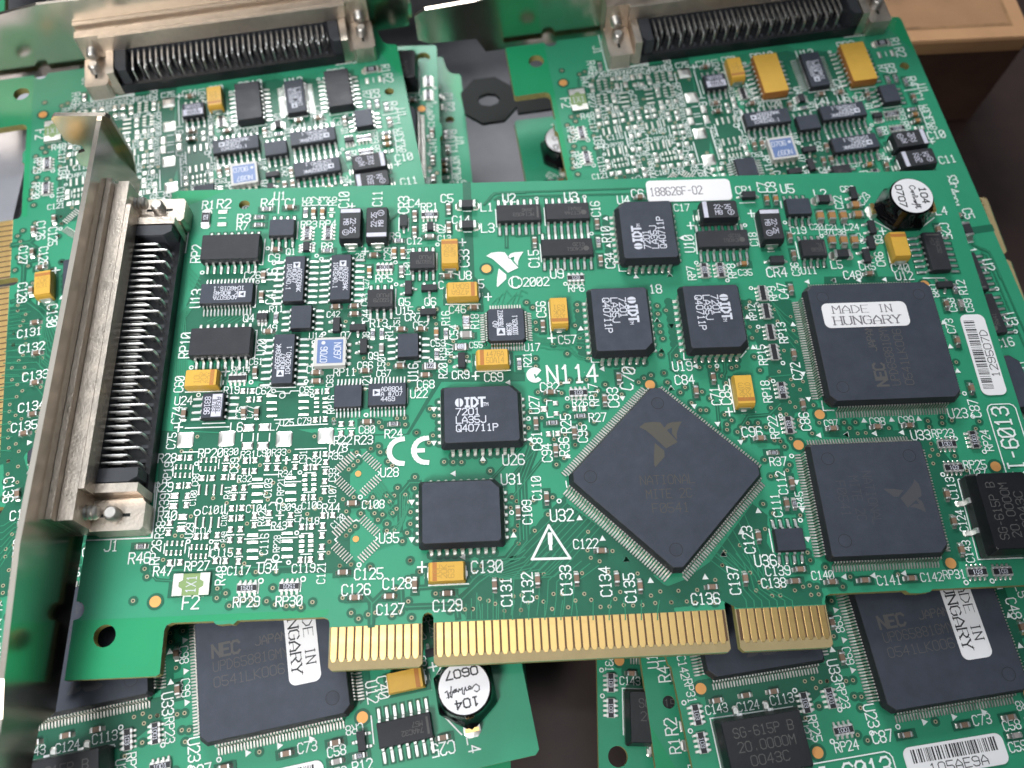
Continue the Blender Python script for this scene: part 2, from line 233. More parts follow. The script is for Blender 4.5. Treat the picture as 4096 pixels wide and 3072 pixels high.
# board layout, millimetres: kind, x, y, rotation, options
COMPS=[('r1206',-27.57,86.84,90,{'mark':'121'}),('r0603',-16.1,88.6,0,{}),('r0603',-17.44,86.74,0,{}),('r0603',-17.4,84.96,0,{}),('c0603',-11.56,88.72,0,{}),('r0603',-8.53,87.6,90,{}),('c0603',-6.95,87.44,90,{'b':1}),('c0603',-5.23,87.38,90,{'b':1}),('soic',-12.58,83.31,0,{'n':4,'span':5.6,'ref':'U1'}),('rpack',-7.93,82.62,90,{'mark':'1501'}),
('rpack',-3.95,82.57,90,{'mark':'1501'}),('soic',-21.73,78.91,0,{'bw':5.6,'bl':10.9,'h':2.3,'net':1,'n':8,'span':7.6,'ref':'RP2'}),('sot6',-7.93,79.38,0,{}),('c0603',-13.72,79.08,0,{}),('r0603',-3.96,78.63,0,{'light':1}),('c0603',-15.59,73.45,90,{}),('c0603',-15.65,69.17,90,{}),('soic',-9.57,71.89,90,{'bw':3.9,'mark':'ADG509AK|#0647|1043240.1','mr':-90,'logo':1,'n':8,'span':6.85,'ref':'U6'}),('soic',-1.01,71.92,90,{'bw':3.9,'mark':'ADG509AK|#0647|1043240.1','mr':-90,'logo':1,'n':8,'span':6.85,'ref':'U7'}),('soic',-21.71,69.22,0,{'bw':4.4,'bl':9.7,'pitch':0.65,'mark':'ADG507A|K #0646|1046016.1','mr':180,'logo':1,'n':14,'span':6.8,'ref':'U13'}),
('tantb',0.6,82.95,90,{'mr':-90,'band':1}),('tantb',5.63,82.94,-90,{'mr':90,'band':1}),('sod',10.49,84.53,90,{}),('c0603',12.62,86.1,90,{}),('rpack',15.49,86.08,0,{'mark':'680'}),('c0603',19.2,87.51,90,{}),('ferrite',22.88,88.02,0,{}),('ferrite',22.84,83.22,0,{}),('c0603',12.59,82.41,90,{}),('c0603',19.17,83.28,90,{}),
('sot6',15.59,83.2,0,{}),('c0603',15.45,81.02,0,{'g':1}),('r0603',9.51,80.37,0,{}),('c0603',8.72,77.78,90,{'b':1}),('c0603',10.33,77.72,90,{'b':1}),('c0603',4.9,77.21,0,{}),('soic',14.17,75.13,0,{'mark':'5507B|PUJO','mr':180,'dim':1,'bar':1,'n':4,'span':5.7,'ref':'U8'}),('rpack',6.95,74.43,0,{'mark':'1001'}),('c0603',10.12,73.62,90,{'g':1}),('c0603',4.12,73.73,90,{'b':1}),
('tanty',19.32,76.29,90,{'mr':0,'mark':'10L|20K|63'}),('c0603',18.73,72.06,0,{}),('tanty',21.53,67.94,0,{'mr':180,'mark':'476A|50A1'}),('sot23',11.44,69.64,-90,{}),('sot23',15.31,69.5,180,{}),('soic',6.37,67.16,0,{'mark':'5507B|PUJO','mr':180,'dim':1,'bar':1,'n':4,'span':5.7,'ref':'U15'}),('c0603',-1.86,66.27,0,{}),('c0603',1.54,66.28,0,{}),('c0603',1.59,64.63,0,{}),('sot23',15.08,64.41,180,{}),
('c0603',23.55,65.15,0,{}),('soic',32.79,85.17,0,{'bw':3.9,'mark':'MC14053|JXA6','mr':180,'dim':1,'bar':1,'n':7,'span':6.8,'ref':'U2'}),('soic',42.23,85.21,0,{'bw':3.9,'mark':'HCT74A|7RW41','mr':180,'dim':1,'dot':1,'n':7,'span':6.8,'ref':'U3'}),('soic',41.6,76.99,0,{'bw':3.9,'mark':'HC4051|612D','mr':180,'dim':1,'dot':1,'n':8,'span':6.8,'ref':'U9'}),('plcc',56.95,79.26,90,{'ref':'U4','mr':90,'mark':'7201|LA35J|Q40711P','notch':'tl'}),('c0603',56.95,88.82,0,{}),('c0603',47.9,83.03,90,{}),('r0603',47.83,78.86,90,{}),('c0603',47.86,74.68,90,{}),('c0603',35.55,79.19,90,{}),
('rpack',42.83,70.86,0,{'mark':'103'}),('tanty',38.99,62.81,-90,{'mr':180,'mark':'10L|20K|631'}),('tantb',71.49,83.71,180,{'mr':0,'band':1}),('tantb',81.01,80.04,90,{'mr':-90,'band':1}),('sod',78.51,88.31,0,{}),('c0603',82.06,87.54,90,{'b':1}),('c0603',83.87,87.48,90,{'b':1}),('soic',87.6,84.78,0,{'n':4,'span':5.6,'ref':'U5'}),('ferrite',93.25,86.88,0,{'b':1}),('c0805',91.87,83.11,90,{'b':1}),
('c0805',94.2,83.03,90,{'b':1}),('c0805',96.44,82.95,90,{'b':1}),('c0603',85.07,78.6,90,{}),('c0805',93.05,77.38,90,{'b':1}),('c0805',95.35,77.3,90,{'b':1}),('soic',71.67,77.89,0,{'bw':3.9,'mark':'HC4051|612D','mr':180,'dim':1,'dot':1,'n':8,'span':6.8,'ref':'U10'}),('rpack',67.42,71.62,90,{'mark':'103'}),('rpack',70.49,71.6,90,{'mark':'103'}),('c0603',75.12,72.8,0,{'b':1}),('sod',81.48,73.18,0,{}),
('c0603',85.06,74.51,90,{}),('soic',88.75,75.19,0,{'mark':'5536|TL','mr':180,'dim':1,'bar':1,'n':4,'span':5.6,'ref':'U11'}),('ferrite',94.33,74.11,0,{'b':1}),('rpack',77.69,66.31,90,{'n4':1}),('rpack',77.72,62.44,90,{'n4':1}),('rpack',77.73,58.07,90,{'n4':1}),('rpack',77.69,53.99,90,{'n4':1}),('c0603',83.16,67.03,90,{}),('plcc',67.0,60.2,90,{'ref':'U19','mr':-90,'mark':'7201|LA35J|Q40711P','notch':'br'}),('plcc',50.05,60.25,90,{'ref':'U18','mr':-90,'mark':'7201|LA35J|Q40711P','notch':'br'}),
('sot23',99.53,88.15,-90,{}),('c0805',99.4,85.43,0,{'b':1}),('c0805',99.37,83.17,0,{'b':1}),('c0805',97.46,77.23,90,{'b':1}),('sot23',101.47,80.02,-90,{}),('sot23',100.51,76.5,-90,{}),('sot23',98.98,73.57,-90,{}),('induct',108.72,84.36,0,{}),('tanty',105.08,74.9,90,{'mr':0,'mark':''}),('soic',112.3,73.63,90,{'bw':3.9,'mark':'74AC32|M57','mr':-90,'dim':1,'bar':1,'n':7,'span':6.8,'ref':'U12'}),
('sot23',112.44,66.66,180,{}),('r0603',114.47,66.09,90,{}),('c0603',111.84,62.66,90,{}),('c0603',114.58,62.56,90,{'g':1}),('c0603',98.75,69.78,0,{}),('c0603',114.53,79.25,90,{}),('soic',-7.86,63.76,90,{'n':4,'span':6.2,'ref':'U14'}),('sot23',-1.56,62.34,-90,{}),('r0603',-12.73,64.54,90,{'light':1}),('c0603',-13.87,61.6,0,{}),
('soic',-21.75,59.06,0,{'bw':5.6,'bl':10.9,'h':2.3,'net':1,'n':8,'span':7.6,'ref':'RP10'}),('soic',-10.54,55.45,90,{'bw':3.9,'mark':'ADG509AK|#0647|1043240.1','mr':90,'logo':1,'n':8,'span':6.85,'ref':'U20'}),('cernet',-2.4,56.62,0,{}),('c0603',-15.64,53.69,90,{}),('rpack',-18.64,52.48,0,{'solid':1}),('c0603',-4.82,53.01,0,{}),('c0603',-4.74,51.33,0,{}),('tanty',-24.32,51.88,0,{'mr':90,'mark':'10L|20K|631'}),('sot6',-15.15,64.63,90,{}),('soic',-22.09,46.91,90,{'mark':'AD586L|#703|83186','mr':-90,'whitehalf':1,'n':4,'span':6.6,'ref':'U24'}),
('c0603',-27.28,46.09,90,{}),('c0603',-17.03,45.93,90,{}),('c0603',-14.78,45.84,90,{}),('sot23',2.3,61.64,180,{}),('sot23',3.44,57.82,-90,{}),('r0603',4.98,60.43,90,{}),('r0603',6.62,60.46,90,{}),('c0603',10.1,61.11,0,{}),('c0603',13.72,61.03,0,{}),('c0603',16.52,60.23,90,{'b':1}),
('r0603',18.26,60.06,90,{}),('soic',11.5,57.28,90,{'n':4,'span':6.2,'ref':'U16'}),('r0805',22.01,62.4,90,{'mark':'49R9'}),('c0805',21.91,59.48,0,{'g':1}),('r0805',20.87,57.19,0,{'mark':'4899'}),('r0603',16.52,55.96,90,{}),('r0805',15.33,53.57,0,{'mark':'122'}),('c0603',14.5,51.78,0,{}),('c0603',6.64,57.37,90,{'g':1}),('sot23',21.0,54.34,-90,{}),
('tanty',26.57,53.91,180,{'mr':0,'mark':'^476A|50A14'}),('c0603',3.84,53.03,0,{}),('c0603',9.95,53.74,0,{}),('r0603',31.33,53.49,90,{}),('soic',1.02,48.02,0,{'bw':4.4,'bl':5.0,'pitch':0.65,'h':1.1,'n':7,'span':6.4,'ref':'U21'}),('soic',7.87,48.02,0,{'bw':4.4,'bl':6.8,'pitch':0.65,'h':1.3,'mark':'AD8804|A #707|4459','mr':0,'logo':1,'n':10,'span':6.6,'ref':'U22'}),('c0603',4.39,43.25,0,{}),('r0603',8.96,42.73,0,{}),('plcc',24.22,42.79,0,{'ref':'U26','mr':0,'mark':'7201|LA35J|Q40711P','notch':'tr'}),('plcc',20.39,25.86,0,{'ref':'U31','mr':0,'mark':'','notch':'tr'}),
('qfp',29.28,60.92,0,{'n':12,'pitch':0.5,'body':7.0,'tip':9.0,'h':1.4,'mark':'AD|7663ASTZ|#0636|1000429.1','mr':90,'logo':1}),('c0603',36.0,61.07,90,{}),('c0603',48.9,49.99,90,{}),('rpack',41.46,47.34,0,{'mark':'103'}),('c0603',45.99,45.82,90,{}),('c0603',36.57,47.58,0,{}),('r0603',41.56,42.93,0,{'mark':'103'}),('c0603',33.62,41.97,90,{}),('r0603',36.59,41.85,0,{}),('c0603',40.17,39.97,90,{}),
('c0603',65.83,49.33,90,{}),('c0603',62.4,46.87,90,{}),('tanty',70.45,45.99,-90,{'mr':180,'mark':'10L|20K|63'}),('rpack',77.78,46.39,90,{'mark':'103'}),('rpack',77.8,39.75,90,{'mark':'103'}),('c0603',81.18,53.44,90,{}),('c0603',80.99,43.61,90,{}),('c0603',72.42,37.5,0,{}),('c0603',85.45,38.8,0,{}),('c0603',111.87,54.97,90,{}),
('c0603',111.91,45.46,90,{}),('c0603',93.25,38.79,0,{}),('c0603',98.95,38.8,0,{}),('rpack',104.8,35.13,0,{'mark':'1001'}),('rpack',109.75,35.77,90,{'mark':'1001'}),('c0603',2.24,28.78,0,{}),('qfppads',3.04,34.03,45,{}),('qfppads',2.96,22.84,45,{}),('c0603',36.73,36.88,90,{}),('c0603',34.63,28.41,90,{}),
('c0603',29.73,26.16,90,{}),('c0603',43.02,19.1,0,{}),('qfp',54.66,30.9,45,{'n':44,'pitch':0.5,'body':24.0,'tip':26.6,'h':3.2,'eagle':1,'ref':'U32'}),('qfp',96.5,54.4,0,{'n':40,'pitch':0.5,'body':24.0,'tip':26.6,'h':3.2,'nec':1,'ref':'U23'}),('qfp',89.35,25.5,0,{'n':36,'pitch':0.5,'body':20.0,'tip':22.4,'h':2.9,'eagle2':1,'ref':'U33'}),('r0603',74.27,34.83,0,{}),('c0603',76.37,29.33,90,{}),('c0603',74.84,25.75,90,{}),('r0603',76.19,25.69,90,{}),('soic',73.94,19.4,0,{'n':4,'span':6.0,'ref':'U36'}),
('c0603',69.18,20.43,90,{}),('rpack',104.86,30.86,0,{'mark':'103'}),('c0603',102.42,26.18,90,{}),('c0603',102.34,21.56,90,{}),('c0603',102.4,16.75,90,{}),('osc',105.17,28.86,0,{}),('fuse',-22.88,16.54,0,{}),('rpack',-14.04,15.59,0,{'mark':'1501','n4':2}),('rpack',-7.38,15.54,0,{'mark':'1501','mr':180,'n4':2}),('c0603',1.12,17.38,0,{}),
('c0603',3.13,13.3,0,{}),('c0603',8.58,13.27,0,{}),('c0603',12.61,15.0,90,{}),('c0603',17.8,13.31,0,{}),('c0603',25.37,14.37,90,{}),('c0603',32.3,14.86,90,{}),('c0603',38.6,14.81,90,{}),('c0603',45.09,14.6,90,{}),('c0603',48.71,13.18,90,{}),('c0603',60.32,12.49,0,{}),
('c0603',65.89,13.65,90,{}),('c0603',73.87,12.84,0,{}),('c0603',75.08,14.69,0,{}),('c0603',79.86,12.46,0,{}),('c0603',85.23,12.49,0,{}),('c0603',92.93,12.48,0,{}),('tanty',17.84,16.44,180,{'mr':90,'mark':'10L|20K|631'}),('rpack',104.04,13.03,0,{'mark':'103'}),('rpack',108.25,12.93,0,{'mark':'103'}),('r0603',-31.65,23.03,0,{})]
TEXTS=[('R1',-27.47,90.05,0,2.27),('R2',-24.48,90.2,0,2.54),('R4',-16.03,90.09,0,2.46),('U1',-13.77,91.73,0,2.21),('C1',-11.55,90.05,0,2.2),('R5',-8.49,90.16,90,1.94),('C2',-6.82,90.21,90,1.94),('C3',-5.14,90.15,90,1.94),('R6',-3.47,90.1,90,1.94),('R3',-20.38,86.63,0,2.43),
('R7',-20.5,84.86,0,2.08),('RP3',-7.78,84.84,0,2.96),('RP4',-4.13,84.82,0,3.05),('RP2',-28.58,78.9,90,3.86),('C9',-13.96,77.47,0,2.04),('Q1',-10.89,78.72,0,1.71),('R8',-4.09,79.7,0,1.98),('C26',-17.74,73.73,0,2.95),('U6',-14.14,73.89,90,2.38),('U13',-27.65,69.13,90,3.77),
('C41',-14.06,69.12,90,3.19),('R11',-12.8,66.39,0,2.48),('Q4',-17.7,64.68,0,1.89),('C42',-2.32,64.87,0,2.32),('C10',-1.27,90.34,90,3.66),('C11',5.27,90.45,90,3.45),('CR3',10.41,88.77,90,3.86),('C4',12.53,89.08,0,2.21),('RP1',15.45,88.17,0,3.18),('C5',18.92,90.03,0,2.31),
('L1',26.68,87.68,0,2.3),('U2',31.12,89.69,0,2.41),('C14',21.57,84.92,0,3.34),('L3',26.68,82.82,0,2.45),('Q2',17.77,82.91,90,1.77),('R9',8.8,81.56,0,1.91),('C12',12.53,80.3,0,2.68),('C13',18.26,80.78,0,2.43),('C33',21.89,76.1,90,3.73),('+',21.71,79.67,0,1.21),
('C29',7.47,77.52,90,2.73),('28',2.17,77.24,0,1.54),('C31',11.3,77.59,90,2.23),('C30',11.21,74.18,90,2.59),('U8',22.09,72.3,0,2.21),('C',17.52,70.39,0,0.85),('5',25.01,70.38,0,0.93),('RP5',6.86,72.19,0,3.05),('C27',3.5,71.19,90,1.96),('C43',3.33,67.71,90,2.5),
('Q5',10.69,67.02,0,2.01),('Q6',15.46,66.88,0,2.01),('U15',10.7,65.14,0,3.0),('CR7',12.29,63.76,0,2.91),('C46',20.46,65.07,0,3.01),('+',26.23,67.51,0,1.18),('+',0.37,88.79,0,1.06),('+',3.17,78.28,0,1.2),('U3',43.36,89.6,0,2.51),('C6',56.62,89.92,0,2.34),
('U4',53.68,88.49,0,2.33),('C16',47.94,86.53,90,3.43),('R10',49.53,80.56,90,3.44),('C34',49.67,74.61,90,3.34),('C15',35.2,75.53,90,3.74),('U9',39.38,72.07,0,2.4),('2002',35.34,70.44,0,4.77),('RP6',42.81,68.79,0,2.89),('C56',35.91,64.5,90,3.25),('18',57.68,68.06,0,2.22),
('C',31.45,70.48,0,1.28),('C17',65.02,86.27,0,3.04),('CR1',78.06,90.08,0,3.36),('C7',81.8,90.61,90,2.34),('C8',83.53,90.56,90,2.34),('U5',86.75,90.12,0,2.55),('L2',93.15,88.69,0,2.36),('C22',96.35,86.47,90,2.97),('C18',77.97,78.43,90,2.93),('U10',65.34,77.84,90,3.73),
('C19',87.09,80.2,0,3.02),('C20',90.8,80.87,0,2.5),('C21',93.81,80.67,0,2.32),('C37',92.34,79.6,0,2.31),('C38',95.09,79.51,0,2.49),('RP7',64.9,71.26,90,2.91),('RP8',72.65,71.48,90,3.02),('C35',75.19,71.05,0,2.59),('CR4',81.25,70.87,0,3.81),('C36',84.93,71.44,90,2.84),
('U11',87.48,71.05,0,2.95),('L5',93.04,72.16,0,2.09),('RP9',79.58,66.28,90,2.96),('C47',81.65,66.79,90,3.27),('RP12',75.17,62.48,90,3.28),('+',66.21,81.98,0,1.24),('+',78.54,84.42,0,1.25),('CR2',98.83,89.6,0,2.74),('L4',116.42,83.77,0,2.26),('C24',97.73,80.57,0,2.86),
('C25',116.08,78.99,-90,3.56),('R12',115.94,66.33,90,3.04),('C40',105.18,71.02,0,3.32),('U12',105.54,69.2,0,3.31),('CR5',98.88,71.55,0,2.97),('CR6',101.69,73.07,90,3.11),('Q3',102.45,77.58,90,1.8),('C48',95.6,69.75,0,3.3),('CR8',110.46,65.74,-90,2.62),('C58',113.04,62.62,90,2.78),
('C59',116.18,62.41,90,2.79),('+',103.67,79.42,0,1.25),('C23',101.6,87.16,50,2.9),('C39',98.95,77.91,-60,2.27),('RP10',-28.59,59.49,90,4.97),('C49',-13.85,62.43,0,2.7),('U20',-14.96,58.61,90,3.02),('C61',-15.71,55.75,0,2.33),('RP14',-18.23,54.24,0,3.12),('U14',-5.25,60.53,0,2.45),
('Q7',0.14,60.42,0,1.8),('C64',-5.26,53.82,0,2.65),('C60',-28.86,51.83,90,3.0),('R19',-19.56,50.33,0,2.61),('C62',-13.94,50.02,0,2.62),('C65',-6.42,49.91,0,2.38),('C63',-2.43,51.41,90,2.29),('U24',-27.72,48.66,0,2.99),('C74',-28.59,45.97,90,3.08),('+',-28.02,43.67,0,1.24),
('+',-20.92,53.98,0,1.28),('C76',-17.86,45.97,90,2.22),('C77',-16.04,46.06,90,2.23),('RP16',-2.01,46.88,90,3.36),('U25',-9.53,43.86,0,2.34),('C79',-6.5,43.99,0,2.27),('L6',-18.1,43.28,0,2.02),('L7',-11.5,43.1,0,1.56),('C75',-28.97,41.22,90,2.83),('C44',3.58,64.41,90,2.46),
('R13',6.01,62.75,0,3.06),('C51',9.31,62.88,90,2.07),('C52',13.69,62.06,0,2.65),('R16',18.26,63.3,90,2.83),('R14',7.93,60.78,90,2.6),('C53',16.79,58.23,0,2.54),('C54',19.7,60.34,90,2.88),('R18',23.56,62.44,90,2.92),('Q8',3.76,60.2,90,1.48),('Q9',5.15,56.12,0,1.7),
('R19',17.66,56.0,90,2.36),('R17',18.77,56.96,90,2.37),('C55',23.66,57.6,0,2.3),('C50',6.63,54.44,90,2.51),('C66',3.73,54.28,0,2.66),('C67',7.07,52.55,0,2.49),('RP11',0.15,53.08,0,3.86),('U21',4.05,51.07,90,2.73),('U16',12.29,52.61,90,3.29),('R20',17.62,52.68,90,2.85),
('CR9',20.75,51.75,0,2.98),('+',23.4,51.39,0,1.13),('C69',26.62,51.08,0,3.23),('C68',14.54,50.14,0,2.96),('U22',13.33,48.35,0,2.95),('R24',8.95,41.02,0,2.96),('C80',4.34,41.96,0,2.65),('R22',0.27,40.13,0,2.95),('R23',3.84,40.07,0,3.03),('C78',-0.45,38.84,0,3.01),
('U17',33.83,56.76,0,2.79),('C57',40.32,58.08,0,3.22),('+',37.5,58.46,0,1.32),('R21',32.84,54.25,90,2.71),('N114',40.7,51.16,0,8.92),('C82',36.49,48.76,0,3.3),('U27',33.56,45.48,90,3.28),('R26',41.64,45.54,0,2.64),('RP17',44.16,46.97,90,4.19),('C83',47.57,46.31,90,3.66),
('R27',44.51,42.64,0,3.02),('R25',38.87,41.68,90,3.38),('C95',41.57,39.72,90,3.18),('C81',33.64,38.7,90,3.32),('C70',50.51,49.89,78,4.31),('U19',60.66,51.92,0,3.44),('C84',60.72,49.23,0,3.41),('C71',65.86,45.86,90,3.34),('C85',67.6,46.05,90,3.7),('+',67.77,42.75,0,1.2),
('RP13',79.99,57.98,90,4.16),('RP15',75.46,53.62,90,3.96),('C72',81.15,50.14,90,3.27),('RP18',75.06,46.37,90,4.08),('C96',71.21,38.86,0,3.49),('RP22',75.17,39.55,90,4.1),('C86',80.87,40.43,90,3.27),('C97',85.44,39.9,0,2.4),('U23',108.37,40.88,0,3.4),('C87',111.62,41.7,90,3.3),
('C73',111.53,58.21,90,2.91),('C98',93.67,39.92,0,2.65),('C99',98.86,39.97,0,2.65),('U33',100.75,37.09,0,3.35),('RP23',104.74,37.27,0,3.76),('RP24',112.13,35.62,90,3.8),('PCI-6013',116.01,33.86,90,15.66),('R28',-29.3,38.12,0,2.97),('RP19',-28.92,35.5,90,3.55),('RP20',-22.07,38.74,0,4.06),
('R30',-18.64,38.84,0,2.3),('R31',-15.69,38.19,0,2.45),('C90',-13.03,38.37,0,2.23),('R33',-10.5,38.38,0,2.31),('C91',-6.39,37.4,90,2.29),('R35',-0.82,37.34,0,2.38),('C92',-4.51,36.51,0,2.45),('C93',-1.3,33.97,90,2.24),('C107',-1.17,30.64,90,3.07),('R29',-29.29,32.98,0,3.01),
('C89',-17.89,36.33,90,2.68),('C88',-24.17,34.04,90,2.08),('R32',-15.98,33.94,0,2.27),('R34',-9.19,34.53,0,2.28),('RP21',-9.8,32.26,90,2.93),('C103',-11.93,32.11,90,3.17),('R41',-18.54,31.67,90,2.21),('R39',-28.9,30.31,90,2.98),('C100',-24.21,30.9,90,2.52),('C101',-20.65,28.73,0,3.43),
('C104',-13.6,28.67,0,3.29),('U30',-9.13,28.68,0,2.24),('C105',-6.68,27.53,90,2.78),('C106',-4.51,28.83,0,3.22),('R44',-1.27,28.23,0,2.85),('R40',-28.12,28.05,0,2.96),('C102',-18.73,27.12,90,2.31),('R38',-29.02,25.73,90,2.75),('U29',-24.22,25.38,90,2.44),('C114',-22.01,25.29,0,2.58),
('R49',-18.53,24.09,90,1.66),('R42',-12.58,26.94,90,2.46),('R43',-9.68,25.6,0,2.45),('C118',-4.75,26.15,0,3.12),('C116',-11.9,22.61,90,3.37),('RP28',-9.85,22.59,90,2.7),('RP26',-29.29,22.02,90,3.89),('C115',-18.65,21.49,0,3.5),('RP27',-22.37,19.52,0,3.84),('R47',-27.73,18.95,0,2.96),
('C117',-15.64,18.5,0,3.55),('U34',-10.96,18.66,0,3.05),('C119',-5.3,18.42,0,3.63),('C120',-0.07,25.95,45,2.61),('U28',8.33,34.05,0,2.98),('U35',8.39,22.79,0,3.11),('U31',28.96,32.01,0,3.52),('U26',29.43,35.46,0,3.64),('C108',5.69,28.56,0,3.61),('C94',35.22,36.45,90,3.2),
('R36',38.25,37.48,90,3.31),('C110',33.06,30.24,90,4.04),('C109',31.24,26.17,90,4.02),('U32',37.0,25.39,0,3.77),('C122',40.6,20.44,0,4.02),('R37',74.86,33.28,0,2.89),('C112',74.81,29.47,90,3.96),('C111',73.19,25.58,90,3.87),('R45',77.36,26.43,90,2.55),('C123',67.51,19.97,90,4.41),
('U36',69.78,16.43,0,3.5),('RP25',108.85,31.32,0,3.86),('U37',108.95,29.68,0,2.82),('C113',103.74,27.32,90,3.76),('C124',103.94,21.64,90,3.57),('C143',103.62,16.47,90,3.54),('R46',-31.73,21.2,0,3.41),('F2',-22.77,13.77,0,2.49),('RP29',-14.04,13.46,0,4.07),('RP30',-7.32,13.3,0,4.08),
('R48',-18.46,17.79,90,2.91),('C121',-2.44,17.53,90,3.35),('C125',5.19,17.06,0,4.51),('C126',3.23,14.62,0,4.47),('C127',8.75,11.33,0,4.29),('C128',9.78,15.34,0,4.49),('C129',17.77,11.5,0,4.53),('C130',24.24,17.4,0,4.98),('C131',27.21,13.22,90,4.43),('+',13.75,17.78,0,1.32),
('C132',30.64,13.78,90,4.6),('C133',36.9,14.66,90,4.63),('C134',43.24,14.17,90,4.64),('C135',47.08,12.99,90,4.54),('C136',59.08,10.75,0,4.52),('C137',64.09,13.48,90,4.46),('C138',70.49,12.77,0,3.9),('C139',71.5,14.7,0,4.0),('C140',78.69,13.65,0,3.55),('C141',89.39,12.39,0,3.93),
('C142',96.48,12.59,0,3.57),('RP31',100.31,12.86,0,3.58),('J1',-36.55,23.38,0,2.1)]
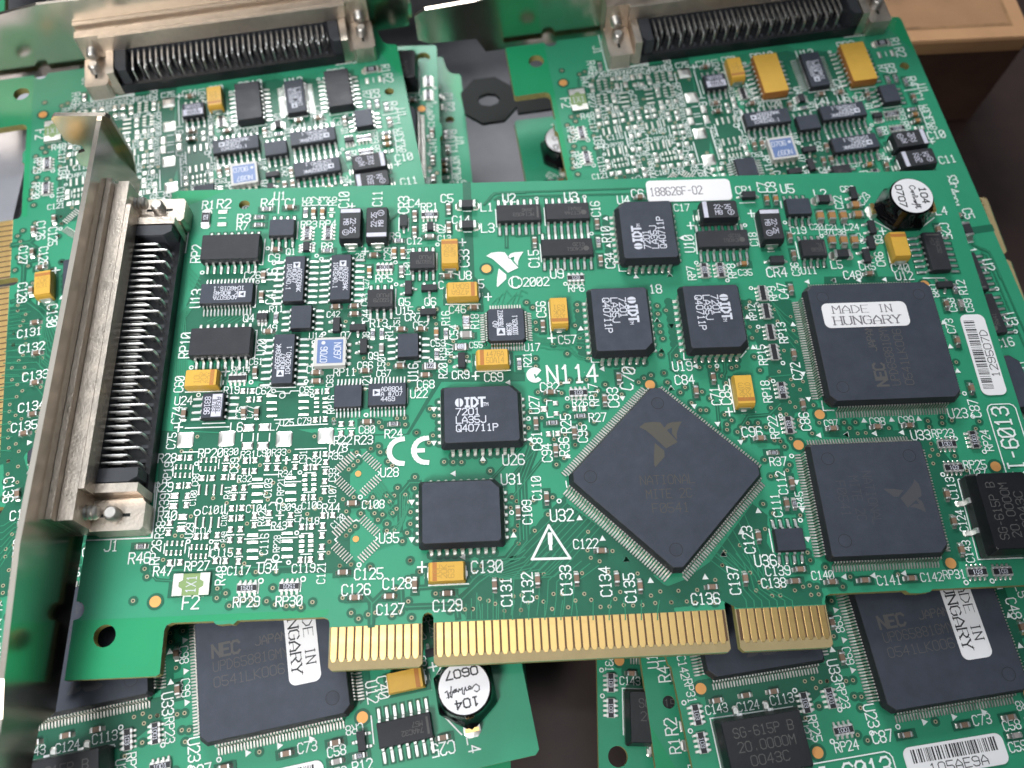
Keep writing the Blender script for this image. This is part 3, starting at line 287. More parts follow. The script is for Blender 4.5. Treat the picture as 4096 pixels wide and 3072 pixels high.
PADS=[(-24.56,88.36,1.8,0.8),(-24.48,85.42,1.8,0.8),(-3.53,88.17,0.9,0.7),(-3.54,86.69,0.9,0.7),(-17.57,50.08,1.0,1.0),(-15.91,50.01,1.0,1.0),(-16.41,48.39,1.0,1.0),(-14.61,48.41,1.0,1.0),(-12.44,48.98,1.85,0.42),(-12.36,47.68,1.85,0.42),
(-12.27,46.43,1.85,0.42),(-12.18,45.15,1.85,0.42),(-6.89,48.93,1.85,0.42),(-6.82,47.67,1.85,0.42),(-6.76,46.43,1.85,0.42),(-6.69,45.18,1.85,0.42),(-4.59,48.18,0.95,0.4),(-4.55,47.36,0.95,0.4),(-4.52,46.55,0.95,0.4),(-4.47,45.64,0.95,0.4),
(-3.09,48.13,0.95,0.4),(-3.05,47.3,0.95,0.4),(-3.02,46.49,0.95,0.4),(-2.98,45.58,0.95,0.4),(-4.57,49.48,1.0,1.0),(-2.83,49.47,1.0,1.0),(-4.64,44.12,1.0,1.0),(-2.92,44.19,1.0,1.0),(-16.0,43.11,2.0,1.3),(-15.97,39.79,2.0,1.3),
(-13.36,43.09,2.0,1.3),(-13.35,39.69,2.0,1.3),(-26.61,41.29,2.75,2.75),(-19.62,41.26,2.75,2.75),(-9.81,40.78,2.75,2.75),(-2.71,41.08,2.75,2.75),(-0.14,43.15,1.0,1.0),(-0.11,41.39,1.0,1.0),(1.62,43.16,1.0,1.0),(1.68,41.4,1.0,1.0),
(35.26,44.55,1.3,1.1),(37.32,45.59,1.0,0.85),(37.34,43.61,1.0,0.85),(40.67,44.42,1.0,1.0),(42.34,44.35,1.0,1.0),(35.75,39.87,1.0,1.0),(37.37,39.88,1.0,1.0),(-27.17,38.09,1.0,1.0),(-25.49,38.02,1.0,1.0),(-23.51,37.53,0.42,0.85),
(-22.67,37.5,0.42,0.85),(-21.84,37.46,0.42,0.85),(-21.03,37.43,0.42,0.85),(-23.51,36.0,0.42,0.85),(-22.66,35.97,0.42,0.85),(-21.84,35.93,0.42,0.85),(-21.03,35.9,0.42,0.85),(-27.63,36.49,0.42,0.85),(-26.81,36.46,0.42,0.85),(-26.0,36.42,0.42,0.85),
(-25.21,36.39,0.42,0.85),(-27.58,35.0,0.42,0.85),(-26.78,34.97,0.42,0.85),(-25.99,34.94,0.42,0.85),(-25.19,34.9,0.42,0.85),(-19.33,37.65,1.0,1.0),(-19.37,35.91,1.0,1.0),(-12.37,37.27,1.0,1.0),(-12.37,35.63,1.0,1.0),(-10.66,37.25,1.0,1.0),
(-10.7,35.59,1.0,1.0),(-7.65,37.37,1.0,1.0),(-7.62,35.67,1.0,1.0),(-2.51,36.27,1.0,1.0),(-2.51,34.58,1.0,1.0),(-2.52,32.9,1.0,1.0),(-2.52,31.17,1.0,1.0),(-25.18,31.33,1.0,1.0),(-25.2,29.7,1.0,1.0),(-17.55,32.34,1.0,1.0),
(-17.51,30.69,1.0,1.0),(-15.98,32.35,1.0,1.0),(-15.95,30.71,1.0,1.0),(-13.8,27.45,1.0,1.0),(-13.75,25.84,1.0,1.0),(-11.45,27.81,1.0,1.0),(-11.48,26.13,1.0,1.0),(-7.9,27.28,1.0,1.0),(-7.88,25.75,1.0,1.0),(-2.53,25.29,1.0,1.0),
(-2.56,23.63,1.0,1.0),(-2.51,21.76,1.0,1.0),(-2.55,20.13,1.0,1.0),(-27.6,26.81,1.0,1.0),(-27.6,25.15,1.0,1.0),(-19.61,24.43,1.0,1.0),(-19.59,22.64,1.0,1.0),(-17.6,25.25,1.0,1.0),(-17.53,23.52,1.0,1.0),(-15.94,25.26,1.0,1.0),
(-15.87,23.45,1.0,1.0),(-15.9,21.59,1.0,1.0),(-15.83,19.9,1.0,1.0),(-23.07,34.31,1.0,1.0),(-21.36,34.24,1.0,1.0),(-19.48,34.32,1.0,1.0),(-17.91,34.29,1.0,1.0),(-16.13,37.07,1.0,1.0),(-14.46,37.08,1.0,1.0),(-16.13,35.22,1.0,1.0),
(-14.46,35.2,1.0,1.0),(-4.33,37.73,1.0,1.0),(-2.65,37.74,1.0,1.0),(-5.82,35.44,1.0,1.0),(-4.23,35.45,1.0,1.0),(-26.87,33.12,1.0,1.0),(-25.23,33.13,1.0,1.0),(-5.93,30.21,1.0,1.0),(-4.25,30.22,1.0,1.0),(-17.7,28.84,1.0,1.0),
(-15.99,28.85,1.0,1.0),(-17.62,27.15,1.0,1.0),(-16.0,27.16,1.0,1.0),(-2.56,26.98,1.0,1.0),(-0.92,26.98,1.0,1.0),(-5.96,25.21,1.0,1.0),(-4.33,25.22,1.0,1.0),(-23.01,24.35,1.0,1.0),(-21.41,24.36,1.0,1.0),(-26.84,20.22,1.0,1.0),
(-25.18,20.22,1.0,1.0),(-19.55,20.2,1.0,1.0),(-17.91,20.13,1.0,1.0),(-5.88,19.76,1.0,1.0),(-4.28,19.76,1.0,1.0),(-27.32,31.41,1.5,1.0),(-27.34,29.63,1.5,1.0),(-25.57,27.71,1.6,1.0),(-25.58,25.74,1.6,1.0),(-9.14,37.35,0.5,0.5),
(-9.16,36.46,0.5,0.5),(-9.67,27.81,0.5,0.5),(-9.64,26.81,0.5,0.5),(-23.38,32.27,0.45,1.8),(-22.15,32.22,0.45,1.8),(-20.88,32.16,0.45,1.8),(-19.6,32.11,0.45,1.8),(-23.36,26.71,0.45,1.8),(-22.12,26.65,0.45,1.8),(-20.85,26.6,0.45,1.8),
(-19.59,26.55,0.45,1.8),(-13.82,33.72,1.9,0.45),(-13.73,32.45,1.9,0.45),(-13.63,31.16,1.9,0.45),(-13.54,29.86,1.9,0.45),(-8.23,33.73,1.9,0.45),(-8.16,32.46,1.9,0.45),(-8.08,31.19,1.9,0.45),(-8.01,29.91,1.9,0.45),(-13.87,24.19,1.9,0.45),
(-13.78,22.99,1.9,0.45),(-13.68,21.64,1.9,0.45),(-13.59,20.43,1.9,0.45),(-8.26,24.25,1.9,0.45),(-8.18,22.94,1.9,0.45),(-8.11,21.63,1.9,0.45),(-8.03,20.4,1.9,0.45),(-5.91,34.08,0.95,0.45),(-5.86,33.28,0.95,0.45),(-5.82,32.45,0.95,0.45),
(-5.78,31.65,0.95,0.45),(-4.39,34.1,0.95,0.45),(-4.35,33.3,0.95,0.45),(-4.31,32.42,0.95,0.45),(-4.27,31.63,0.95,0.45),(-5.88,23.65,0.95,0.45),(-5.83,22.84,0.95,0.45),(-5.79,22.05,0.95,0.45),(-5.75,21.23,0.95,0.45),(-4.4,23.64,0.95,0.45),
(-4.36,22.84,0.95,0.45),(-4.32,22.06,0.95,0.45),(-4.28,21.24,0.95,0.45),(-27.58,23.42,0.42,0.85),(-26.77,23.39,0.42,0.85),(-25.97,23.36,0.42,0.85),(-25.16,23.32,0.42,0.85),(-27.54,21.87,0.42,0.85),(-26.77,21.83,0.42,0.85),(-25.98,21.8,0.42,0.85),
(-25.21,21.77,0.42,0.85),(-23.56,22.66,0.42,0.85),(-22.76,22.62,0.42,0.85),(-21.96,22.59,0.42,0.85),(-21.15,22.56,0.42,0.85),(-23.5,21.11,0.42,0.85),(-22.72,21.07,0.42,0.85),(-21.95,21.04,0.42,0.85),(-21.15,21.0,0.42,0.85)]
LINES=[([(-25.12,86.89),(-23.92,86.89)],0.2),([(-4.14,87.43),(-2.94,87.43)],0.2),([(-31.42,88.32),(-30.59,88.29),(-30.73,79.21),(-31.12,79.23)],0.2),([(-13.88,90.77),(-13.85,87.57)],0.2),
([(-15.96,81.71),(-15.98,76.04),(-16.62,76.07)],0.2),([(-9.89,85.44),(-9.89,81.6)],0.2),([(-16.78,71.44),(-16.72,66.92),(-17.13,66.89)],0.2),([(9.55,85.71),(9.54,82.68)],0.2),
([(11.39,85.55),(11.35,82.62)],0.2),([(2.44,86.7),(2.58,79.32)],0.2),([(7.58,86.63),(7.62,79.45)],0.2),([(28.34,87.09),(28.44,82.96)],0.2),([(17.29,72.86),(20.19,72.76),
(20.86,72.38)],0.2),([(18.35,66.2),(24.67,65.97)],0.22),([(16.8,77.39),(16.72,73.68)],0.2),([(9.08,69.82),(9.0,65.78)],0.2),([(22.05,86.88),(23.55,86.83)],0.18),([(22.03,82.04),
(23.51,81.99)],0.18),([(28.37,86.98),(28.43,82.96)],0.2),([(37.86,87.09),(37.89,82.99)],0.2),([(36.57,78.74),(36.63,74.77)],0.2),([(51.23,73.65),(51.26,72.2),(52.55,72.16)],0.2),
([(66.87,80.07),(66.61,75.53)],0.2),([(79.04,84.08),(79.0,76.64)],0.2),([(67.85,82.02),(75.34,81.98)],0.2),([(86.06,77.52),(86.11,73.72)],0.2),([(84.84,87.12),(84.82,85.49)],0.2),
([(76.66,86.96),(79.66,87.03)],0.2),([(79.8,72.07),(82.6,72.09)],0.2),([(109.07,68.57),(113.17,68.46)],0.2),([(101.81,82.34),(105.41,79.53),(110.62,79.35),(114.64,82.18)],0.22),
([(103.84,78.05),(103.52,72.19)],0.2),([(-16.74,49.55),(-16.74,50.55)],0.2),([(-15.51,47.9),(-15.51,48.9)],0.2),([(-3.7,48.98),(-3.7,49.98)],0.2),([(-3.78,43.65),(-3.78,44.65)],0.2),
([(-26.84,43.46),(-19.43,43.41)],0.22),([(-27.58,50.26),(-21.21,50.19)],0.2),([(-23.99,44.18),(-20.19,44.17)],0.2),([(-12.71,50.5),(-8.43,50.45)],0.2),([(-11.71,49.76),(-10.44,49.71),
(-10.1,49.35),(-9.39,49.33),(-9.18,49.75),(-7.91,49.74)],0.2),([(-11.67,44.4),(-8.55,44.38)],0.2),([(-10.04,43.21),(-2.49,43.24)],0.2),([(-16.27,62.06),(-15.98,62.05),
(-16.01,56.48),(-16.73,56.5)],0.2),([(-17.04,42.07),(-17.04,40.74)],0.2),([(-15.11,41.99),(-15.11,40.66)],0.2),([(-14.33,41.96),(-14.34,40.63)],0.2),([(-12.32,41.88),(-12.33,40.55)],0.2),
([(-0.73,42.27),(0.47,42.27)],0.2),([(1.05,42.28),(2.25,42.28)],0.2),([(23.47,52.27),(29.63,52.27)],0.2),([(11.34,49.47),(11.27,46.7)],0.2),([(4.59,49.56),(4.5,46.71)],0.2),
([(9.46,54.69),(10.67,54.64),(10.83,54.91)],0.2),([(12.53,54.57),(13.59,54.62)],0.2),([(41.5,43.89),(41.5,44.89)],0.2),([(36.56,39.38),(36.56,40.38)],0.2),([(37.43,65.92),
(37.41,59.67)],0.2),([(36.68,46.13),(35.79,46.17),(35.73,45.3)],0.2),([(35.69,43.93),(35.71,42.99),(36.7,43.04)],0.2),([(44.34,54.26),(44.35,53.32),(45.69,53.27)],0.2),
([(68.73,49.01),(68.78,42.71)],0.22),([(61.24,54.53),(61.15,53.22),(62.4,53.24)],0.2),([(71.5,53.22),(72.69,54.46)],0.2),([(84.59,44.16),(84.55,42.34),(86.42,42.32)],0.2),
([(-26.33,37.55),(-26.33,38.55)],0.2),([(-19.95,36.78),(-18.75,36.78)],0.2),([(-12.97,36.45),(-11.77,36.45)],0.2),([(-11.28,36.42),(-10.08,36.42)],0.2),([(-8.24,36.52),(-7.04,36.52)],0.2),
([(-3.11,35.43),(-1.91,35.43)],0.2),([(-3.12,32.04),(-1.92,32.04)],0.2),([(-25.79,30.51),(-24.59,30.51)],0.2),([(-18.13,31.52),(-16.93,31.52)],0.2),([(-16.56,31.53),(-15.36,31.53)],0.2),
([(-14.38,26.65),(-13.18,26.65)],0.2),([(-12.07,26.97),(-10.87,26.97)],0.2),([(-8.49,26.51),(-7.29,26.51)],0.2),([(-3.15,24.46),(-1.95,24.46)],0.2),([(-3.13,20.95),(-1.93,20.95)],0.2),
([(-28.2,25.98),(-27.0,25.98)],0.2),([(-20.2,23.53),(-19.0,23.53)],0.2),([(-18.16,24.38),(-16.96,24.38)],0.2),([(-16.5,24.35),(-15.3,24.35)],0.2),([(-16.47,20.74),(-15.27,20.74)],0.2),
([(-22.21,33.77),(-22.21,34.77)],0.2),([(-18.7,33.8),(-18.7,34.8)],0.2),([(-15.29,36.58),(-15.29,37.58)],0.2),([(-15.3,34.71),(-15.3,35.71)],0.2),([(-3.49,37.23),(-3.49,38.23)],0.2),
([(-5.02,34.95),(-5.02,35.95)],0.2),([(-26.05,32.63),(-26.05,33.63)],0.2),([(-5.09,29.72),(-5.09,30.72)],0.2),([(-16.84,28.34),(-16.84,29.34)],0.2),([(-16.81,26.65),(-16.81,27.65)],0.2),
([(-1.74,26.48),(-1.74,27.48)],0.2),([(-5.15,24.72),(-5.15,25.72)],0.2),([(-22.21,23.85),(-22.21,24.85)],0.2),([(-26.01,19.72),(-26.01,20.72)],0.2),([(-18.73,19.67),(-18.73,20.67)],0.2),
([(-5.08,19.26),(-5.08,20.26)],0.2),([(-27.93,30.52),(-26.73,30.52)],0.2),([(-26.17,26.73),(-24.97,26.73)],0.2),([(-9.75,36.91),(-8.55,36.91)],0.2),([(-10.25,27.31),(-9.05,27.31)],0.2),
([(-12.75,34.47),(-10.47,34.43)],0.2),([(-15.29,32.8),(-14.97,32.99),(-12.64,33.01)],0.2),([(-9.25,33.07),(-6.61,33.04)],0.2),([(-12.87,24.93),(-9.04,24.89)],0.2),([(-15.12,23.57),
(-12.63,23.61)],0.2),([(-9.32,23.54),(-6.63,23.5)],0.2),([(-12.84,19.59),(-11.54,19.61),(-11.28,20.07),(-10.62,20.04),(-10.38,19.59),(-8.93,19.6)],0.2),([(-7.77,38.81),
(-2.54,38.8)],0.2),([(-26.75,39.09),(-24.07,39.02)],0.2),([(-11.55,29.16),(-11.2,29.58),(-10.53,29.55),(-10.42,29.08)],0.2),([(-18.8,29.58),(-18.74,28.04)],0.2),([(-28.1,36.51),
(-28.02,34.91)],0.18),([(-24.8,36.54),(-24.7,34.85)],0.18),([(-23.92,37.47),(-23.84,35.93)],0.18),([(-20.53,37.49),(-20.5,35.88)],0.18),([(-27.96,23.37),(-27.96,21.81)],0.18),([(-24.58,23.3),
(-24.58,21.74)],0.18),([(-23.95,22.6),(-23.9,21.05)],0.18),([(-20.61,22.61),(-20.64,20.98)],0.18),([(-30.74,33.83),(-30.26,24.58)],0.22),([(-5.93,34.51),(-4.18,34.52)],0.18),([(-5.9,31.12),
(-4.17,31.11)],0.18),([(-5.9,24.08),(-4.2,24.08)],0.18),([(-5.86,20.69),(-4.18,20.67)],0.18),([(2.72,37.24),(3.02,37.46),(3.38,37.22)],0.2),([(6.42,34.25),(6.7,33.96),
(6.43,33.65)],0.2),([(-0.24,34.29),(-0.49,34.05),(-0.22,33.77)],0.2),([(2.65,25.85),(2.94,26.05),(3.29,25.83)],0.2),([(6.23,23.03),(6.5,22.77),(6.24,22.48)],0.2),
([(-0.22,23.1),(-0.46,22.87),(-0.2,22.6)],0.2),([(34.71,23.72),(37.82,18.18),(31.65,18.29),(34.71,23.72)],0.4),([(34.83,22.2),(34.79,20.92)],0.75),([(34.8,21.07),
(34.78,19.87)],0.5),([(38.11,31.23),(38.19,30.19)],0.2),([(71.22,21.57),(71.29,17.78)],0.2),([(105.41,28.86),(105.13,28.71),(104.91,15.07),(112.51,15.04)],0.2),([(14.85,14.76),
(21.16,14.77)],0.24),([(-12.3,16.23),(-12.33,14.73)],0.2),([(-5.59,16.29),(-5.65,14.72)],0.2),([(-23.76,15.06),(-21.83,15.0)],0.2)]
CIRC=[(-15.33,79.64,0.33),(-13.88,76.27,0.33),(-16.67,72.26,0.33),(-5.97,77.65,0.33),(-5.05,76.9,0.33),(-27.14,74.7,0.33),(-6.73,80.32,0.33),(8.94,75.66,0.33),(9.12,70.83,0.33),(16.94,79.37,0.33),
(36.54,89.39,0.33),(46.04,89.47,0.33),(46.69,80.83,0.33),(40.84,69.78,0.33),(31.45,70.48,1.25),(76.87,81.71,0.33),(84.84,82.07,0.33),(91.44,78.69,0.33),(66.16,73.52,0.33),(71.55,69.43,0.33),
(75.75,67.6,0.33),(76.46,64.06,0.33),(-12.19,49.87,0.33),(-25.24,49.63,0.33),(-16.28,51.74,0.33),(-6.58,51.52,0.33),(-27.07,55.02,0.33),(-3.88,60.94,0.33),(-5.63,59.26,0.33),(-5.41,48.74,0.33),
(-1.41,43.54,0.33),(-10.63,48.94,0.5),(15.5,54.73,0.33),(4.12,44.67,0.33),(-1.4,43.48,0.33),(25.3,57.59,0.33),(32.38,42.87,0.33),(39.46,46.42,0.33),(25.29,57.6,0.33),(66.94,51.73,0.33),
(75.76,59.36,0.33),(79.02,51.84,0.33),(76.62,48.35,0.33),(76.74,41.62,0.33),(76.39,64.15,0.33),(110.6,44.6,0.33),(106.72,36.17,0.33),(110.88,40.18,0.33),(-6.77,34.63,0.3),(-24.27,36.92,0.3),
(-7.5,28.91,0.3),(-6.72,24.26,0.3),(-20.51,23.39,0.3),(-24.24,23.58,0.3),(-7.75,19.44,0.3),(-9.87,29.83,0.5),(-9.84,20.3,0.5),(-23.28,28.35,0.5),(3.51,29.9,0.33),(3.6,18.57,0.33),
(28.66,26.2,0.33),(36.72,27.84,0.33),(77.35,34.16,0.33),(76.77,22.87,0.33),(102.8,29.77,0.33),(111.15,33.56,0.33),(-12.0,16.67,0.38),(-5.28,16.67,0.38),(101.93,11.45,0.33),(106.26,11.51,0.33)]
TRIS=[(49.82,84.23,90),(49.82,77.97,90),(54.3,70.84,0),(60.69,70.91,0),(64.11,79.22,90),(60.79,70.91,0),(86.74,68.58,90),(91.81,68.69,90),(91.89,68.69,90),(96.65,68.58,90),
(101.62,68.54,90),(15.93,45.4,180),(15.87,39.08,180),(42.97,60.17,0),(57.25,55.14,0),(57.16,61.38,0),(46.23,51.93,90),(49.24,46.16,180),(32.48,39.0,90),(29.22,49.92,90),
(59.71,60.24,180),(58.06,47.65,0),(59.72,60.24,180),(57.26,55.14,0),(57.25,61.37,0),(63.11,51.82,90),(74.06,61.41,0),(82.31,59.59,0),(74.13,55.14,0),(82.29,49.64,180),
(82.33,44.69,180),(58.15,47.65,0),(61.74,44.11,180),(65.42,40.62,180),(68.94,37.11,180),(82.91,37.72,90),(87.71,37.7,90),(91.36,40.1,0),(96.29,40.07,0),(101.15,40.05,0),
(92.76,37.7,90),(97.58,37.67,90),(87.78,37.66,90),(110.52,58.92,0),(110.5,53.94,0),(110.54,49.0,0),(12.08,28.76,180),(12.09,22.41,180),(24.18,35.75,0),(28.8,22.3,0),
(19.19,33.37,90),(20.47,19.14,90),(39.9,24.73,0),(43.43,21.12,0),(46.99,17.53,0),(38.74,35.65,0),(69.97,24.7,0),(66.5,21.23,0),(63.02,17.69,0),(77.32,29.53,180),
(77.42,24.7,180),(77.39,19.71,180),(46.99,17.52,0),(50.56,13.93,0),(63.02,17.73,0),(59.52,14.12,0),(82.25,13.21,90),(87.03,13.22,90),(92.16,13.36,90)]
FIDS=[(26.11,73.64),(108.99,67.18),(83.77,41.63),(78.94,36.12),(54.43,48.5),(112.38,30.84),(100.23,14.68),(-28.38,14.13)]
VIAS=[(-0.02,63.32),(6.41,63.27),(16.5,62.18),(20.37,61.06),(16.62,65.25),(19.58,58.49),(19.12,55.5),(21.97,55.3),(18.86,54.51),(7.85,54.36),
(3.46,55.73),(1.91,53.28),(3.84,49.68),(-1.5,44.13),(6.9,42.36),(10.94,42.62),(9.52,43.86),(10.81,43.84),(12.98,49.41),(11.57,50.92),
(12.88,41.03),(15.97,44.12),(15.22,45.39),(15.73,40.42),(15.02,39.12),(6.34,38.84),(5.08,38.45),(6.39,43.23),(16.19,63.56),(13.4,65.31),
(21.73,52.52),(34.75,61.83),(34.8,60.33),(34.4,64.98),(33.31,66.08),(37.7,57.22),(34.32,54.46),(40.11,55.2),(34.26,52.88),(42.67,65.25),
(42.64,63.97),(41.99,60.9),(42.63,58.36),(42.47,56.43),(43.83,54.1),(57.6,64.45),(57.52,62.75),(57.57,60.29),(57.54,58.97),(57.85,57.6),
(59.13,63.44),(57.07,54.32),(51.53,51.82),(49.96,51.7),(54.8,50.35),(53.49,49.81),(52.46,49.07),(57.21,50.7),(57.64,48.82),(38.55,49.38),
(40.12,49.94),(41.85,49.84),(43.15,49.91),(34.34,47.84),(38.53,47.5),(46.43,48.85),(45.0,47.72),(44.48,46.87),(49.18,46.86),(35.6,46.23),
(39.38,44.87),(32.8,44.13),(34.73,42.94),(38.84,43.38),(43.85,41.85),(41.36,41.49),(32.31,41.13),(38.57,39.67),(36.59,38.83),(40.19,37.69),
(42.38,39.6),(32.59,38.13),(43.83,44.9),(59.86,54.09),(60.36,52.83),(57.11,54.32),(63.74,51.58),(66.78,51.01),(65.67,51.67),(69.54,51.27),
(70.49,51.54),(74.0,53.31),(74.62,50.57),(67.57,49.68),(68.1,48.32),(57.22,50.7),(57.57,48.87),(60.61,47.78),(59.67,46.8),(63.53,46.77),
(64.83,45.46),(61.37,44.73),(62.78,43.29),(63.79,43.21),(66.89,42.23),(67.98,41.15),(67.07,40.42),(66.92,39.42),(70.76,40.49),(72.55,40.45),
(69.49,39.74),(68.67,38.93),(71.82,39.65),(73.85,39.6),(75.33,43.22),(76.9,42.95),(78.9,44.18),(79.69,43.19),(82.99,43.44),(80.07,47.41),
(81.15,46.49),(81.99,48.05),(79.89,48.54),(76.12,48.77),(78.01,50.17),(79.67,54.34),(79.5,62.89),(74.25,59.42),(75.37,58.53),(74.26,57.13),
(74.22,63.42),(75.01,64.64),(79.54,60.41),(82.23,56.0),(82.17,58.37),(82.16,61.26),(77.84,41.92),(76.8,41.96),(79.91,39.61),(79.88,40.72),
(83.38,40.07),(81.72,38.14),(74.86,37.12),(75.9,36.88),(77.81,37.34),(76.43,35.89),(69.51,37.67),(87.77,39.93),(89.78,39.9),(88.51,38.85),
(95.46,38.57),(102.68,39.64),(105.35,40.22),(105.14,39.12),(106.96,39.56),(102.63,38.49),(111.83,39.19),(110.81,37.87),(110.76,50.81),(89.74,37.82),
(91.19,37.86),(102.18,35.43),(-24.67,41.83),(-27.04,39.25),(-25.48,39.32),(-17.24,37.57),(-17.14,36.06),(-13.58,36.21),(-18.32,36.06),(-9.33,35.5),
(-8.82,38.51),(-16.9,33.5),(-18.6,29.81),(-20.92,30.73),(-11.13,33.02),(-12.21,31.21),(-11.84,30.1),(-14.36,29.01),(-21.12,28.17),(-24.25,27.78),
(-14.96,26.17),(-18.54,22.67),(-17.29,21.65),(-14.87,19.6),(-12.22,20.96),(-9.31,29.19),(-3.06,29.89),(-5.18,27.39),(-3.92,28.26),(-26.48,24.65),
(-25.37,24.53),(-27.94,20.74),(-4.65,41.06),(-1.32,31.4),(-4.69,26.41),(0.5,18.56),(-1.41,20.75),(-1.31,22.57),(1.35,23.47),(5.08,38.41),
(6.42,38.8),(6.7,37.72),(7.9,37.72),(8.05,36.0),(8.78,35.24),(2.69,37.85),(2.93,36.29),(2.19,35.55),(1.42,34.85),(2.4,29.94),
(5.59,29.81),(7.9,29.98),(9.17,29.93),(9.7,31.26),(8.39,28.94),(9.56,27.65),(8.9,26.91),(5.3,28.03),(4.64,28.88),(5.92,27.03),
(7.25,26.75),(6.52,25.9),(7.99,25.15),(8.01,24.01),(9.22,24.07),(3.66,27.1),(1.26,27.55),(2.79,24.96),(1.97,24.3),(1.36,23.5),
(-1.36,22.58),(0.5,18.56),(2.29,18.68),(5.39,18.13),(11.02,30.02),(11.66,28.73),(11.89,26.98),(11.86,24.99),(11.32,23.5),(10.57,22.14),
(12.58,31.05),(12.61,33.03),(12.89,41.04),(17.58,35.53),(19.12,35.42),(20.54,35.36),(24.2,35.34),(25.38,33.6),(28.84,28.84),(28.54,27.03),
(29.61,28.11),(29.63,23.97),(28.96,23.13),(29.58,20.94),(11.83,18.92),(13.38,17.03),(23.39,17.52),(0.63,29.67),(28.87,28.81),(28.56,27.03),
(29.62,23.97),(28.98,23.13),(29.62,28.11),(35.66,28.53),(32.45,28.14),(34.71,25.61),(32.34,22.98),(29.57,20.94),(41.14,22.41),(40.78,19.34),
(44.88,19.06),(41.23,18.1),(42.62,17.48),(36.7,34.26),(38.1,35.35),(40.18,37.7),(42.38,39.61),(36.6,38.87),(72.56,33.65),(76.7,32.58),
(76.14,31.63),(73.12,30.67),(74.06,30.76),(71.01,25.91),(72.42,24.24),(76.92,23.71),(70.59,21.64),(65.98,19.13),(63.37,18.2),(62.57,15.97),
(76.95,17.43),(77.16,16.16),(74.9,37.08),(75.9,36.9),(102.17,35.39),(102.14,34.31),(102.93,33.33),(105.72,33.01),(101.45,33.18),(101.66,31.81),
(107.15,30.32),(11.83,18.92),(13.38,17.04),(0.5,18.57),(2.32,18.71),(5.39,18.14),(9.55,14.44),(11.56,12.41),(1.12,13.43),(2.55,11.02),
(5.24,10.65),(6.37,10.88),(9.0,10.38),(10.29,10.87),(12.07,9.86),(3.74,10.06),(15.9,13.45),(20.53,10.77),(21.78,10.79),(18.16,10.73),
(19.35,11.5),(22.93,12.33),(24.31,11.95),(25.35,11.42),(26.49,15.22),(28.26,12.46),(26.79,10.26),(29.41,10.28),(23.36,17.51),(22.13,16.57),
(11.49,15.84),(30.17,16.05),(33.39,15.79),(28.32,12.48),(29.63,12.57),(32.07,12.17),(33.09,11.43),(30.58,11.43),(29.4,10.28),(26.78,10.26),
(34.75,12.57),(39.59,15.68),(34.38,10.23),(36.95,10.37),(38.18,11.38),(40.73,11.37),(42.12,10.21),(43.55,10.19),(43.85,15.7),(44.58,11.34),
(45.49,12.42),(45.86,10.33),(48.6,15.21),(48.83,10.2),(47.34,10.2),(50.37,11.63),(50.92,10.42),(51.95,12.21),(53.48,10.42),(36.13,12.51),
(39.69,12.36),(54.89,12.19),(57.93,12.19),(56.01,10.46),(53.52,10.42),(57.36,10.21),(60.48,10.05),(61.08,13.66),(62.57,15.97),(67.45,11.7),
(66.93,14.56),(68.15,12.94),(69.4,12.05),(71.44,12.11),(69.88,10.73),(71.24,10.76),(73.73,11.44),(75.16,11.94),(76.26,12.11),(76.24,10.61),
(77.47,10.63),(77.42,11.77),(81.66,11.66),(79.42,14.91),(77.16,16.15),(-18.82,15.77),(-18.77,14.26),(-17.44,14.95),(-16.7,12.98),(-10.88,13.43),
(-10.05,15.46),(-9.52,12.84),(-7.69,12.52),(-6.66,12.5),(-5.37,12.23),(-3.62,12.96),(-15.53,13.69),(-14.46,13.69),(-13.32,13.64),(-12.69,12.91),
(-15.33,18.16),(-12.92,18.13),(-9.67,18.06),(-30.71,19.41),(-30.19,18.13),(-31.89,14.41),(83.18,13.19),(91.08,13.22),(81.62,11.66)]
